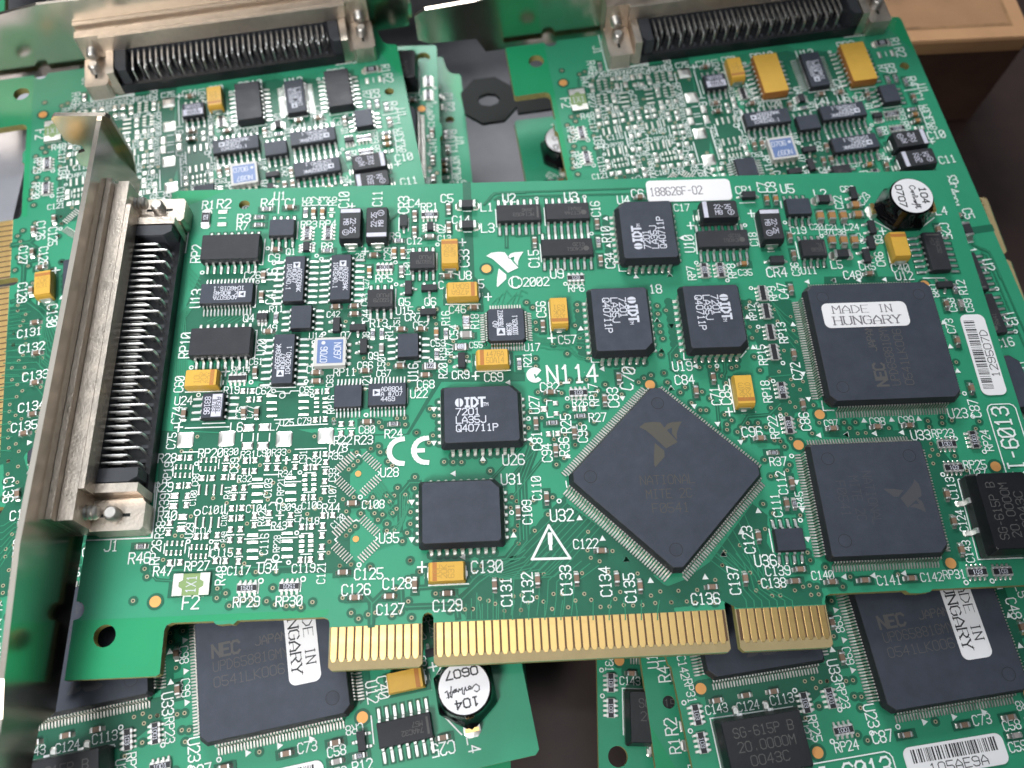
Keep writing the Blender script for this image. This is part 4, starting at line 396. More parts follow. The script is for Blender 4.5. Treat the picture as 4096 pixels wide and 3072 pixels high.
TRACES=[([(38.23,27.67),(30.71,20.64),(28.69,18.64),(23.15,16.11)],0.18),([(38.87,27.11),(31.52,20.19),(29.49,18.22),(23.69,16.0)],0.18),([(39.5,26.55),(32.32,19.74),
(30.29,17.81),(24.23,15.88)],0.18),([(40.14,26.0),(33.12,19.29),(31.09,17.39),(24.77,15.77)],0.18),([(40.77,25.44),(33.92,18.84),(31.89,16.97),(25.31,15.66)],0.18),
([(41.4,24.89),(34.72,18.39),(32.68,16.56),(25.85,15.54)],0.18),([(42.03,24.34),(35.51,17.94),(33.48,16.14),(26.39,15.43)],0.18),([(42.65,23.79),(36.3,17.5),
(34.27,15.73),(26.93,15.32)],0.18),([(43.28,23.24),(37.1,17.05),(35.06,15.31),(27.47,15.2)],0.18),([(32.74,19.77),(28.54,15.54),(28.22,11.82),(27.82,9.58)],0.18),
([(34.13,19.34),(29.92,15.33),(29.59,11.76),(29.18,9.52)],0.18),([(35.51,18.91),(31.3,15.13),(30.96,11.7),(30.55,9.46)],0.18),([(36.88,18.48),(32.67,14.92),
(32.33,11.64),(31.91,9.4)],0.18),([(38.26,18.05),(34.05,14.72),(33.7,11.58),(33.27,9.34)],0.18),([(39.63,17.62),(35.43,14.51),(35.08,11.52),(34.63,9.28)],0.18),
([(41.0,17.19),(36.8,14.31),(36.45,11.46),(36.0,9.22)],0.18),([(42.37,16.76),(38.18,14.1),(37.82,11.4),(37.36,9.16)],0.18),([(59.88,17.75),(63.16,14.66),
(63.85,14.35)],0.18),([(60.71,18.27),(64.8,14.69),(64.54,12.09),(65.56,10.18),(65.52,9.04)],0.18),([(61.11,18.97),(64.13,15.2),(64.74,14.31)],0.18),([(61.81,18.15),
(65.51,14.52),(65.42,12.05),(66.8,10.12),(66.76,8.99)],0.18),([(62.34,20.19),(65.11,15.75),(65.62,14.27)],0.18),([(62.92,18.03),(66.23,14.34),(66.3,12.01),
(68.04,10.07),(67.99,8.93)],0.18),([(63.58,21.43),(66.09,16.29),(66.51,14.23)],0.18),([(64.03,17.91),(66.94,14.16),(67.17,11.97),(69.27,10.02),(69.23,8.88)],0.18),
([(64.83,22.68),(67.08,16.84),(67.39,14.19)],0.18),([(65.13,17.78),(67.66,13.99),(68.05,11.94),(70.51,9.96),(70.46,8.83)],0.18),([(66.09,23.93),(68.07,17.4),
(68.28,14.16)],0.18),([(66.24,17.66),(68.37,13.81),(68.93,11.9),(71.75,9.91),(71.7,8.77)],0.18),([(67.36,25.2),(69.06,17.95),(69.16,14.12)],0.18),([(67.34,17.54),
(69.08,13.63),(69.81,11.86),(73.0,9.85),(72.93,8.72)],0.18),([(6.21,20.94),(9.14,21.86),(10.16,24.07),(10.19,29.93)],0.18),([(6.6,32.93),(8.15,30.65),
(9.06,29.67)],0.18),([(6.44,21.26),(9.34,22.6),(10.51,24.97),(10.59,29.92)],0.18),([(6.3,32.49),(7.85,30.19),(9.07,28.88)],0.18),([(6.67,21.58),(9.54,23.34),
(10.86,25.87),(10.98,29.9)],0.18),([(6.0,32.06),(7.55,29.73),(9.08,28.11)],0.18),([(6.9,21.89),(9.74,24.09),(11.22,26.78),(11.37,29.88)],0.18),([(5.71,31.63),
(7.26,29.27),(9.09,27.33)],0.18),([(7.13,22.21),(9.94,24.84),(11.57,27.69),(11.76,29.87)],0.18),([(5.41,31.2),(6.97,28.82),(9.09,26.56)],0.18),([(7.36,22.53),
(10.15,25.6),(11.93,28.61),(12.16,29.85)],0.18),([(5.12,30.77),(6.67,28.36),(9.1,25.79)],0.18),([(34.12,59.61),(35.06,58.65),(40.0,58.28),(43.41,59.45)],0.18),
([(34.1,59.2),(35.05,58.42),(39.98,58.02),(43.35,58.71)],0.18),([(34.08,58.79),(35.03,58.2),(39.96,57.76),(43.29,57.97)],0.18),([(34.05,58.39),(35.02,57.98),
(39.95,57.5),(43.23,57.23)],0.18),([(34.03,57.98),(35.01,57.76),(39.93,57.24),(43.17,56.5)],0.18),([(33.34,57.51),(36.14,57.31),(36.62,57.11),(40.39,56.78),
(42.2,54.71),(43.8,54.1)],0.18),([(33.3,56.78),(36.1,56.67),(36.57,56.38),(40.33,56.05),(42.16,54.2),(43.77,53.83)],0.18),([(32.41,37.71),(29.93,31.81),
(29.86,21.43),(27.36,18.55),(23.37,18.43)],-0.9),([(33.58,37.67),(31.08,31.76),(30.98,21.38),(28.46,18.5),(24.48,18.38)],-0.9),([(31.66,38.41),(24.7,31.23)],-0.55),
([(33.15,37.02),(26.95,30.18)],-0.55),([(34.62,35.65),(29.19,29.14)],-0.55),([(26.17,88.34),(27.66,90.34),(28.58,90.92),(34.35,90.99)],-0.5),([(27.25,89.27),(28.2,90.93),
(29.64,91.1),(55.95,91.25),(58.28,91.02)],-0.4),([(28.24,89.46),(29.06,90.08),(42.32,90.07),(58.34,89.92)],-0.4),([(30.24,81.13),(30.16,78.45)],-0.8),([(30.99,81.52),
(32.18,80.69),(36.39,80.92),(46.58,80.98)],-0.3),([(7.81,85.25),(9.54,87.09)],-0.5),([(4.47,13.99),(5.72,12.52),(5.72,9.16)],-1.1),([(7.49,13.86),(5.8,12.23),
(5.79,9.16)],-1.1),([(10.37,14.31),(10.53,12.03),(11.25,11.57),(19.14,11.51),(19.39,9.67)],-1.0),([(12.68,14.49),(21.38,14.69),(21.98,15.39),(24.84,17.74),
(30.5,18.68)],-0.9),([(18.89,13.36),(19.87,12.18),(22.84,14.91),(30.57,19.86)],-0.8),([(13.3,32.01),(11.77,32.08),(10.12,30.09),(10.16,24.07)],-0.9),([(60.77,49.67),
(58.72,51.54),(58.75,54.44),(60.3,56.21)],-0.8),([(65.89,44.38),(65.61,39.76)],-0.7),([(77.15,43.93),(74.86,41.95),(70.97,41.76),(69.34,39.61)],-0.7),([(75.71,48.74),
(76.29,49.25),(80.11,49.46)],-0.6),([(68.42,52.61),(68.26,50.45),(67.61,49.41)],-0.7),([(-30.23,22.46),(-29.75,18.64),(-28.62,17.58),(-25.87,17.25)],-0.5),([(-29.85,19.01),
(-16.91,18.96),(-2.41,18.62)],-0.8),([(-28.21,68.91),(-30.76,65.21),(-29.48,52.46)],0.18),([(-28.01,68.9),(-30.46,65.2),(-29.08,52.45)],0.18),([(-27.81,68.89),(-30.17,65.19),
(-28.69,52.43)],0.18),([(-27.61,68.89),(-29.87,65.18),(-28.29,52.42)],0.18),([(-27.41,68.88),(-29.58,65.17),(-27.89,52.4)],0.18),([(-27.21,68.87),(-29.28,65.16),(-27.5,52.39)],0.18),
([(-29.6,75.73),(-27.31,73.09)],0.18),([(-29.47,74.54),(-27.2,72.01)],0.18),([(-29.34,73.36),(-27.09,70.94)],0.18),([(-29.22,72.18),(-26.98,69.88)],0.18),([(-29.09,71.01),(-26.88,68.82)],0.18),
([(-22.92,65.3),(-25.11,64.25)],0.18),([(-21.93,65.26),(-24.08,64.14)],0.18),([(-20.94,65.22),(-23.06,64.02)],0.18),([(-19.95,65.19),(-22.04,63.91)],0.18),([(-18.97,65.15),(-21.01,63.8)],0.18),
([(-17.98,65.11),(-19.99,63.69)],0.18),([(79.11,64.59),(81.32,61.62),(83.37,59.83)],0.18),([(79.35,63.81),(81.22,60.29),(83.09,58.33)],0.18),([(79.59,63.03),(81.11,58.97),
(82.81,56.85)],0.18),([(79.83,62.25),(81.01,57.66),(82.54,55.37)],0.18),([(80.07,61.48),(80.91,56.36),(82.26,53.91)],0.18),([(26.92,66.08),(27.71,67.01),(28.49,67.56)],0.18),
([(27.84,66.04),(28.68,67.94),(29.54,68.3)],0.18),([(28.76,66.01),(29.65,68.88),(30.52,67.49)],0.18),([(29.69,65.97),(30.49,66.91),(31.57,68.22)],0.18),([(30.61,65.94),
(31.46,67.84),(32.54,67.41)],0.18),([(31.54,65.91),(32.44,68.78),(33.59,68.15)],0.18),([(20.67,9.34),(20.72,11.58)],0.18),([(21.52,9.3),(21.61,12.39)],0.18),([(22.38,9.26),
(22.5,13.21)],0.18),([(23.24,9.22),(23.31,11.47)],0.18),([(24.09,9.18),(24.2,12.28)],0.18),([(24.95,9.15),(25.1,13.09)],0.18),([(25.81,9.11),(25.9,11.35)],0.18),([(26.67,9.07),
(26.8,12.16)],0.18),([(22.93,9.1),(22.97,10.35),(22.74,12.06)],0.18),([(25.47,8.98),(25.52,10.24),(25.59,11.93)],0.18),([(28.02,8.87),(28.08,10.13),(28.45,11.81)],0.18),
([(30.57,8.76),(30.63,10.02),(30.44,11.72)],0.18),([(33.11,8.65),(33.19,9.9),(33.3,11.59)],0.18),([(35.66,8.53),(35.75,9.79),(36.16,11.47)],0.18),([(38.21,8.42),
(38.31,9.68),(38.16,11.38)],0.18),([(40.77,8.31),(40.87,9.56),(41.02,11.26)],0.18),([(43.32,8.19),(43.44,9.45),(43.89,11.13)],0.18),([(45.88,8.08),(46.01,9.34),
(45.89,11.04)],0.18),([(48.44,7.97),(48.57,9.22),(48.76,10.92)],0.18),([(51.0,7.85),(51.14,9.11),(51.63,10.79)],0.18)]
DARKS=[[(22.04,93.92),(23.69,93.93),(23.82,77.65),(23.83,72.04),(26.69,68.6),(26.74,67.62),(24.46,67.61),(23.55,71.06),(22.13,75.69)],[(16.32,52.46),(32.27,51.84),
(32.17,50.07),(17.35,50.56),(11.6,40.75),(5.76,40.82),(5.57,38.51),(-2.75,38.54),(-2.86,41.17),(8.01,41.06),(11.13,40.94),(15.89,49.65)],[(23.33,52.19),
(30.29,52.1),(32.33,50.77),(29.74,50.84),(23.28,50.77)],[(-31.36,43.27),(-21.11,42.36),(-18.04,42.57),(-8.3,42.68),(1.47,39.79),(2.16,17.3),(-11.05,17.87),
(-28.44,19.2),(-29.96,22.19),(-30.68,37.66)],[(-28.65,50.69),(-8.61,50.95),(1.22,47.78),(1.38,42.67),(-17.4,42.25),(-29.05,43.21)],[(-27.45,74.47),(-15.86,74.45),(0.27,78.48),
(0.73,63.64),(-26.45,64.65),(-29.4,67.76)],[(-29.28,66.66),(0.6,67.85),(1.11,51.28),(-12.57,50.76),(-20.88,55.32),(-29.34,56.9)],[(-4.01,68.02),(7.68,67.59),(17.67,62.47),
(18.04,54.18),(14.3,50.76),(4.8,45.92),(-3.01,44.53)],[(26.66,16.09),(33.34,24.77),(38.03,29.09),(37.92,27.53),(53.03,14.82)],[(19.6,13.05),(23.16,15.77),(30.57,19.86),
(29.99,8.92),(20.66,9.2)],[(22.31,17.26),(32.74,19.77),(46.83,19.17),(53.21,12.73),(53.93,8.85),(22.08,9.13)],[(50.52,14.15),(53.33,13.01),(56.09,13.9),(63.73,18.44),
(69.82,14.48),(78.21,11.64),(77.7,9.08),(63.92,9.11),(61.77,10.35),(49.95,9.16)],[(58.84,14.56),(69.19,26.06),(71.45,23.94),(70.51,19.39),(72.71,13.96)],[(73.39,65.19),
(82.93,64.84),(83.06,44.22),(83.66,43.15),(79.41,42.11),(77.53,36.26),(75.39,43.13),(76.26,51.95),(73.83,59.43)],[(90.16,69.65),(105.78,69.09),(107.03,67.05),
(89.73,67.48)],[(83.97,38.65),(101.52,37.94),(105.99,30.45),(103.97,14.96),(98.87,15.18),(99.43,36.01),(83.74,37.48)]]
EAGLE=[[(26.19, 76.45), (27.16, 77.13), (28.55, 77.28), (29.75, 77.14), (30.23, 76.31), (32.17, 73.63), (30.15, 72.6), (28.27, 74.77), (27.28, 75.81)], [(28.43, 73.62), (29.8, 72.22), (29.75, 71.23), (28.06, 69.52), (27.91, 69.82), (28.06, 71.49)], [(30.22, 76.01), (30.86, 76.84), (31.65, 77.07), (33.3, 77.16), (32.64, 76.13), (32.21, 75.13), (32.11, 74.03), (31.42, 75.16), (31.56, 76.16), (30.82, 75.89), (30.55, 75.59)]]

R_ = math.radians
# ------------------------------------------------------------------ small parts (long axis along x)
def pad_hump(mb, x0, x1, hw, m, top=.16):
    a = [(x0, -hw), (x1 - hw * .5, -hw), (x1, -hw * .5), (x1, hw * .5), (x1 - hw * .5, hw), (x0, hw)]
    b = [(x0, -hw * .7), (x1 - hw, -hw * .7), (x1 - hw * .5, -hw * .3), (x1 - hw * .5, hw * .3), (x1 - hw, hw * .7), (x0, hw * .7)]
    mb.rings([(a, .02), (a, .05), (b, top)], m)
def chip2(mb, L, W, H, t, pw, pl, black=False):          # two-terminal chip: 0 body 1 tin 2 pad 3 top
    e = L / 2 - t
    mb.box(-e, e, -W / 2 + .02, W / 2 - .02, .06, H - .02, 0)
    if black: mb.box(-e + .02, e - .02, -W / 2 + .06, W / 2 - .06, H - .02, H + .01, 3)
    for s in (-1, 1):
        q = MB(); q.rings([(oct_(t, W, .05), .05), (oct_(t, W, .06), H - .04), (oct_(t - .08, W - .1, .04), H)], 1)
        mb.merge(q, 0 if s > 0 else math.pi, s * (L / 2 - t / 2), 0)
        q = MB(); pad_hump(q, -pl * .5, pl * .5, pw / 2, 2, .05)
        q.strip([(-.1, H * .62), (.12, H * .3), (.38, .06), (.38, .03), (.12, .03), (-.1, .03)], -W * .42, W * .42, 2)
        mb.merge(q, 0 if s > 0 else math.pi, s * (L / 2 + .12), 0)
def digits(mb, s, h, L, z, m, rot=0): text(mb, s, 0, 0, rot, h, z, m, .15, L=L, plain0=True)
def b_c0603(mb): chip2(mb, 1.65, .82, .8, .33, 1.0, .95)
def b_c0805(mb): chip2(mb, 2.1, 1.3, .95, .4, 1.45, 1.1)
def b_r0603(mb): chip2(mb, 1.6, .82, .45, .3, .95, .95, True); digits(mb, '101', .45, .75, .47, 4)
def b_r0805(mk):
    def f(mb): chip2(mb, 2.1, 1.3, .55, .38, 1.4, 1.0, True); digits(mb, mk, .85, 1.15, .57, 4)
    return f
def b_r1206(mb): chip2(mb, 3.2, 1.6, .6, .45, 1.8, 1.1, True); digits(mb, '121', .8, 1.2, .62, 4)
def b_ferrite(mb): chip2(mb, 3.2, 1.65, 1.15, .5, 1.9, 1.3)
def b_rpack(mk, n4, mr):
    def f(mb):
        mb.box(-1.6, 1.6, -.7, .7, .05, .5, 0)
        mb.box(-1.55, 1.55, -.46, .46, .5, .53, 3)
        for i in range(4):
            x = -1.2 + .8 * i
            for s in (-1, 1):
                mb.box(x - .24, x + .24, (s * .46) if s > 0 else -.83, .83 if s > 0 else (s * .46), .04, .56, 1)
                q = MB(); pad_hump(q, -.1, .62, .22, 2, .14); mb.merge(q, s * math.pi / 2, x, s * .75)
        if mk: text(mb, mk, 0, 0, mr, .62, .535, 4, .14, L=.5 * len(mk), plain0=True)
    return f
def gull(mb, zb, out, wd, m=0, pm=1, pad=.5):            # gull-wing lead running along +x from the body side
    mb.strip([(-.1, zb + .09), (.28, zb + .09), (.5, .24), (out, .22), (out, .05), (.42, .05), (.22, zb - .07), (-.1, zb - .07)], -wd / 2, wd / 2, m)
    q = MB(); pad_hump(q, -.45, pad, wd * .62, pm, .15); mb.merge(q, 0, out)
def b_sot(pins, bx, by, H):
    def f(mb):
        mb.rings([(oct_(bx - .1, by - .1, .05), .1), (oct_(bx, by, .06), H * .5), (oct_(bx - .14, by - .14, .05), H)], 0)
        for x, y, a in pins:
            q = MB(); gull(q, H * .45, .65, .42, 1, 2, .38); mb.merge(q, R_(a), x, y)
    return f
b_sot23 = b_sot([(-.95, -.62, -90), (.95, -.62, -90), (0, .62, 90)], 3.0, 1.35, 1.0)
b_sot6 = b_sot([(s * .6, y, 0 if s > 0 else 180) for s in (-1, 1) for y in (-.65, 0, .65)], 1.25, 2.0, .95)
b_sod = b_sot([(-1.3, 0, 180), (1.3, 0, 0)], 2.7, 1.6, 1.15)
def b_tantb(mb):
    mb.rings([(oct_(7.0, 4.0, .1), .1), (oct_(7.3, 4.3, .15), 1.4), (oct_(7.0, 4.0, .25), 2.75), (oct_(6.8, 3.8, .25), 2.9)], 0)
    mb.box(2.35, 3.2, -1.85, 1.85, 2.9, 2.915, 1)
    for s in (-1, 1):
        q = MB(); q.strip([(-.05, 1.3), (.12, 1.2), (.14, .1), (.14, .03), (-.05, .03), (-.05, .03)], -1.2, 1.2, 2); pad_hump(q, -.2, .95, 1.25, 3, .12)
        mb.merge(q, 0 if s > 0 else math.pi, s * 3.62)
def b_tanty(mb):
    mb.rings([(oct_(5.8, 3.0, .1), .1), (oct_(6.0, 3.25, .1), 1.2), (oct_(5.85, 3.15, .12), 1.9), (oct_(5.3, 3.0, .12), 2.5)], 0)
    mb.box(1.55, 2.25, -1.48, 1.48, 2.5, 2.512, 1)
    for s in (-1, 1):
        q = MB(); q.box(-.05, .1, -1.05, 1.05, .03, 1.2, 2); pad_hump(q, -.2, .75, 1.1, 3, .12)
        mb.merge(q, 0 if s > 0 else math.pi, s * 2.97)
def b_cernet(mb):
    mb.rings([(oct_(5.6, 5.6, .1), .15), (oct_(5.6, 5.6, .1), 1.45)], 0)
    mb.box(-2.25, 2.3, -2.3, 2.35, 1.45, 1.49, 1)
    for s in (-1, 1):
        for i in range(4):
            y = -1.9 + 1.27 * i; mb.box(s * 2.82 - .09, s * 2.82 + .09, y - .35, y + .35, .1, 1.3, 2)
            q = MB(); pad_hump(q, -.1, .85, .33, 3, .15); mb.merge(q, 0 if s > 0 else math.pi, s * 2.8, y)
    mb.disc(-1.2, 1.75, .36, 1.50, 14, 4)
    text(mb, 'N097', 1.35, .05, -90, 1.15, 1.50, 4, .13, L=3.2, plain0=True); text(mb, '0706', -1.05, -.6, 90, 1.15, 1.50, 4, .13, L=3.0, plain0=True)
def b_fuse(mb):
    for s in (-1, 1):
        q = MB(); pad_hump(q, -.75, .75, 1.95, 1, .06); mb.merge(q, 0 if s > 0 else math.pi, s * 2.35)
        pts = [(s * 1.35, -1.75), (s * 2.9, -1.75), (s * 2.9, 1.75), (s * 1.35, 1.75), (s * 1.35, .7), (s * 1.95, .35), (s * 1.95, -.35), (s * 1.35, -.7)]
        mb.poly(pts, .62, 1); mb.box(*sorted((s * 2.9, s * 2.84)), -1.75, 1.75, .05, .62, 1)
    mb.rings([(oct_(5.6, 3.4, .1), .1), (oct_(5.6, 3.4, .1), .55)], 0)
    text(mb, '1X1', 0, 0, 90, 1.5, .57, 2, .08, L=2.7)
def b_induct(mb):
    n = 36; mb.smooth = True
    def prof(a, L, W, r):       # blend of a lozenge-like base with a circle
        x, y = math.cos(a), math.sin(a); k = max(abs(x) / L + abs(y) / W * .55, abs(y) / W); e = 1 / k
        return (x * e, y * e) if r is None else (x * r, y * r)
    A = [2 * math.pi * i / n for i in range(n)]
    base = [prof(a, 6.3, 4.7, None) for a in A]; cir = [prof(a, 1, 1, 4.25) for a in A]
    mix = lambda t, s=1: [((b[0] * (1 - t) + c[0] * t) * s, (b[1] * (1 - t) + c[1] * t) * s) for b, c in zip(base, cir)]
    mb.rings([(base, .1), (base, 1.3), (mix(.35, .98), 1.9), (mix(.75, .96), 3.2), (mix(1, 1.0), 4.2), (mix(1, 1.0), 4.9), (mix(1, .95), 5.15)], 0)
    d = [(x * .93, y * .93) for x, y in cir]; mb.rings([(d, 5.15), (d, 5.2)], 1)
    for s in (-1, 1):
        q = MB(); q.box(-.9, .25, -1.3, 1.3, .05, 1.0, 2); pad_hump(q, -.5, 1.0, 1.4, 3, .25); mb.merge(q, 0 if s > 0 else math.pi, s * 6.1)
        mb.box(s * 6.05 - .3, s * 6.05 + .3, -1.1, 1.1, 1.0, 1.5, 4)
def b_osc(mb):
    mb.rings([(oct_(9.0, 13.6, .25), .3), (oct_(9.2, 13.8, .3), 2.4), (oct_(8.2, 12.7, .3), 4.6), (oct_(8.0, 12.5, .3), 4.7)], 0)
    for s in (-1, 1):
        for y in (-2.54, 2.54):
            mb.box(*sorted((s * 4.5, s * 4.95)), y - .45, y + .45, .1, 2.2, 1); q = MB(); pad_hump(q, -.1, 1.3, .55, 2, .2); mb.merge(q, 0 if s > 0 else math.pi, s * 4.9, y)
# ------------------------------------------------------------------ chips
def b_body(bl, bw, h, c=.12, dim=None):
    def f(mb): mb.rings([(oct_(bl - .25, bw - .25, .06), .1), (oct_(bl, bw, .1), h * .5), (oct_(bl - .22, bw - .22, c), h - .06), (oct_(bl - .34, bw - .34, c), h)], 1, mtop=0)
    return f
def b_plcc(notch):
    ci = {'br': 0, 'tr': 1, 'tl': 2, 'bl': 3}
    def f(mb):
        def c(k): l = [.35] * 4; l[ci[notch]] = 1.35; return tuple(l)
        mb.rings([(oct_(13.2, 10.7, c(0)), .5), (oct_(13.97, 11.43, c(0)), 1.6), (oct_(13.97, 11.43, c(0)), 1.9), (oct_(12.75, 10.2, c(0)), 3.35), (oct_(12.6, 10.05, c(0)), 3.4)], 1, mtop=0)
    return f
def jlead(mb):
    mb.strip([(-.1, 1.75), (.04, 1.78), (.13, 1.6), (.13, .5), (.0, .15), (-.35, .06), (-.35, .02), (.05, .03), (.0, .5), (0, 1.5), (-.05, 1.6), (-.1, 1.6)], -.34, .34, 0)
    q = MB(); pad_hump(q, -.3, .78, .33, 1, .2); mb.merge(q)
def ad_logo(mb, x, y, s, z, m=0, m2=1):
    mb.poly([(x, y - s / 2), (x + s, y - s / 2), (x + s, y + s / 2), (x, y + s / 2)], z, m); mb.poly([(x + s * .22, y - s * .33), (x + s * .85, y), (x + s * .22, y + s * .33)], z + .006, m2)
def eagle(mb, x, y, s, z, m):
    for p in EAGLE: mb.poly([(x + (a - 29.7) * s, y + (b - 73.4) * s) for a, b in p], z, m)
def mark(parent, z, rot, fn, mats, key=None): return obj('printed_marking', key, fn, mats, parent, (0, 0, z), rot)
BIN = ['ink', 'epoxy']
def chip_marks(o, kind, k, rot, h):
    if kind == 'plcc' and k['mark']:
        def f(mb):
            a, b, c = k['mark'].split('|')
            for s in (-1, 1):
                pts = [(-3.75 + s * .09 + s * .62 * math.cos(t), 2.2 + .8 * math.sin(t)) for t in [R_(-90 + 180 * i / 8) * 1 for i in range(9)]]
                mb.poly(pts, 0.01, 0)
            text(mb, 'IDT', -2.85, 2.2, 0, 1.55, .01, 0, .26, anchor='l'); text(mb, 'TM', .35, 1.75, 0, .6, .01, 0, .15, anchor='l')
            for i, s in enumerate((a, b, c)): text(mb, s, -4.3, .5 - 1.5 * i, 0, 1.2, .01, 0, .15, L=len(s) * 1.0, anchor='l', plain0=True)
        mark(o, h, k['mr'] - rot, f, BIN, 'idtmark')
    elif kind == 'soic' and 'mark' in k:
        Ls = k['mark'].split('|'); dim = 'dim' in k
        def f(mb):
            bl = k.get('bl', {4: 4.9, 7: 8.65, 8: 9.9}.get(k['n'], 6)); m = 0
            if 'whitehalf' in k:
                mb.poly([(-2.1, -.15), (2.1, -.15), (2.1, 1.55), (-2.1, 1.55)], .008, 0)
                text(mb, Ls[0], 0, 1.0, 0, .75, .014, 1, .14, L=3.0); text(mb, Ls[1], 0, .25, 0, .7, .014, 1, .14, L=2.2); text(mb, Ls[2], 0, -.9, 0, .95, .01, 0, .14, L=3.2)
                return
            x0 = -bl * .33; hh = .78 if not dim else .72
            if 'logo' in k:
                ad_logo(mb, x0 - .25, .35 if len(Ls) > 2 else 0, 1.25, .008); x0 += 1.2
                for i, s in enumerate(Ls): text(mb, s, x0 if i < 2 else x0 - (1.1 if k['n'] != 10 else 0), .95 - .95 * i, 0, hh, .01, 0, .15, anchor='l', plain0=True)
            else:
                for i, s in enumerate(Ls): text(mb, s, x0, .5 - 1.0 * i, 0, hh, .01, 0, .13, anchor='l', plain0=True)
                if 'bar' in k: mb.poly([(-bl * .44, -1.3), (-bl * .40, -1.3), (-bl * .40, 1.3), (-bl * .44, 1.3)], .008, 0)
                if 'dot' in k: mb.disc(-bl * .36, .4, .55, .006, 14, 0)
        mark(o, h, k['mr'] - rot, f, ['ink_dim', 'epoxy'] if dim else (['ink_grey', 'epoxy'] if 'whitehalf' in k else BIN), ('m', k['mark'], k['n']))
    elif kind == 'qfp':
        def f(mb):
            B = k['body']
            if 'logo' in k:
                ad_logo(mb, -2.2, 1.0, 1.5, .008)
                text(mb, 'AD', -.5, 2.0, 0, .85, .01, 0, .15, anchor='l'); text(mb, '7663ASTZ', -.5, 1.0, 0, .85, .01, 0, .15, L=3.4, anchor='l')
                text(mb, '#0636', -2.2, -.5, 0, .85, .01, 0, .15, L=2.4, anchor='l'); text(mb, '1000429.1', -2.2, -1.6, 0, .85, .01, 0, .15, L=4.0, anchor='l', plain0=True)
            elif 'nec' in k:
                text(mb, 'NEC', -9.0, -.2 + 2, 0, 1.9, .01, 2, .2, anchor='l'); text(mb, 'JAPAN', -2.2, 2.0, 0, 1.3, .01, 2, .12, anchor='l'); text(mb, 'UPD65881GMY09', -9, -.6, 0, 1.5, .01, 2, .08, L=14, anchor='l', plain0=True); text(mb, '0541LK006', -9, -3.0, 0, 1.5, .01, 2, .08, L=11, anchor='l', plain0=True)
            else:
                e = 2.6 if 'eagle' in k else 2.0
                eagle(mb, 0, B * .22, e * .4, .008, 2)
                for i in range(3): text(mb, ('NATIONAL', 'MITE 2C', 'F0541')[i], 0, -1 - 2.4 * i, 0, 1.5, .01, 2, .07, L=9 - 1.5 * i)
        mark(o, h, k.get('mr', 90 if 'nec' in k else (0 if 'eagle' in k else -90)) - rot, f, BIN + ['ink_brown' if 'eagle' in k else ('ink_faint' if 'eagle2' in k else 'ink_dim')], ('q', k['body'], k['n'], 'logo' in k))
        if k['body'] > 10:
            def g(mb):
                B = k['body'] / 2
                for x, y in ((-B + 3, -B + 3), (B - 3, B - 3), (-B + 3, B - 3)):
                    n = 20; c = [(math.cos(2 * math.pi * i / n), math.sin(2 * math.pi * i / n)) for i in range(n)]
                    mb.annulus(x, y, 1.0, 1.12, .008, 20, 1); mb.disc(x, y, 1.0, .004, 20, 0)
            obj('mould_mark', ('mm', k['body'], k['n']), g, ['epoxy', 'epoxy_side'], o, (0, 0, h))
def soic(card, x, y, rot, k, fine, yellow=False):
    n, span, pitch = k['n'], k['span'], k.get('pitch', 1.27); bl = k.get('bl', {4: 4.9, 7: 8.65, 8: 9.9}.get(n, 6)); bw = k.get('bw', 3.9); h = k.get('h', 1.65); out = span / 2 + .25 - bw / 2
    net = 'net' in k and yellow
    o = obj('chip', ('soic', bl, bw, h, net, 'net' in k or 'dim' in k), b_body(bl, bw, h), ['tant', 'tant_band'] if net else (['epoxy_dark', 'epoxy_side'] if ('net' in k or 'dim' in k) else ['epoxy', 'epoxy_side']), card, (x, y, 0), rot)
    wd = .42 if pitch > 1 else .24
    one = lambda mb: gull(mb, h * .48, out, wd, 0, 1, .55 if pitch > 1 else .3)
    spots = [(-pitch * (n - 1) / 2 + pitch * i, s) for s in (-1, 1) for i in range(n)]
    if fine and pitch > 1:
        for px_, s in spots: obj('lead', ('lead', h, out, wd), one, ['tin', 'pad'], o, (px_, s * bw / 2, 0), 90 * s)
    else:
        def f(mb):
            for px_, s in spots: q = MB(); one(q); mb.merge(q, s * math.pi / 2, px_, s * bw / 2)
        obj('lead_row', ('leads', n, h, out, wd, pitch, bw), f, ['tin', 'pad'], o)['kind'] = 'stuff'
    chip_marks(o, 'soic', k, rot, h); return o
def plcc(card, x, y, rot, k, fine):
    nt = k['notch']
    if rot == 90: nt = {'tl': 'tr', 'br': 'bl'}[nt]
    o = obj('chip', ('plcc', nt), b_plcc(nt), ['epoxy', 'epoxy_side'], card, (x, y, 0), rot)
    spots = [(-5.08 + 1.27 * i, s * 5.72, 90 * s) for s in (-1, 1) for i in range(9)] + [(s * 6.99, -3.81 + 1.27 * i, 0 if s > 0 else 180) for s in (-1, 1) for i in range(7)]
    if fine:
        for a, b, r in spots: obj('lead', 'jlead', jlead, ['tin', 'pad'], o, (a, b, 0), r)
    else:
        def f(mb):
            for a, b, r in spots: q = MB(); jlead(q); mb.merge(q, R_(r), a, b)
        obj('lead_row', 'jleads', f, ['tin', 'pad'], o)['kind'] = 'stuff'
    chip_marks(o, 'plcc', k, rot, 3.4)
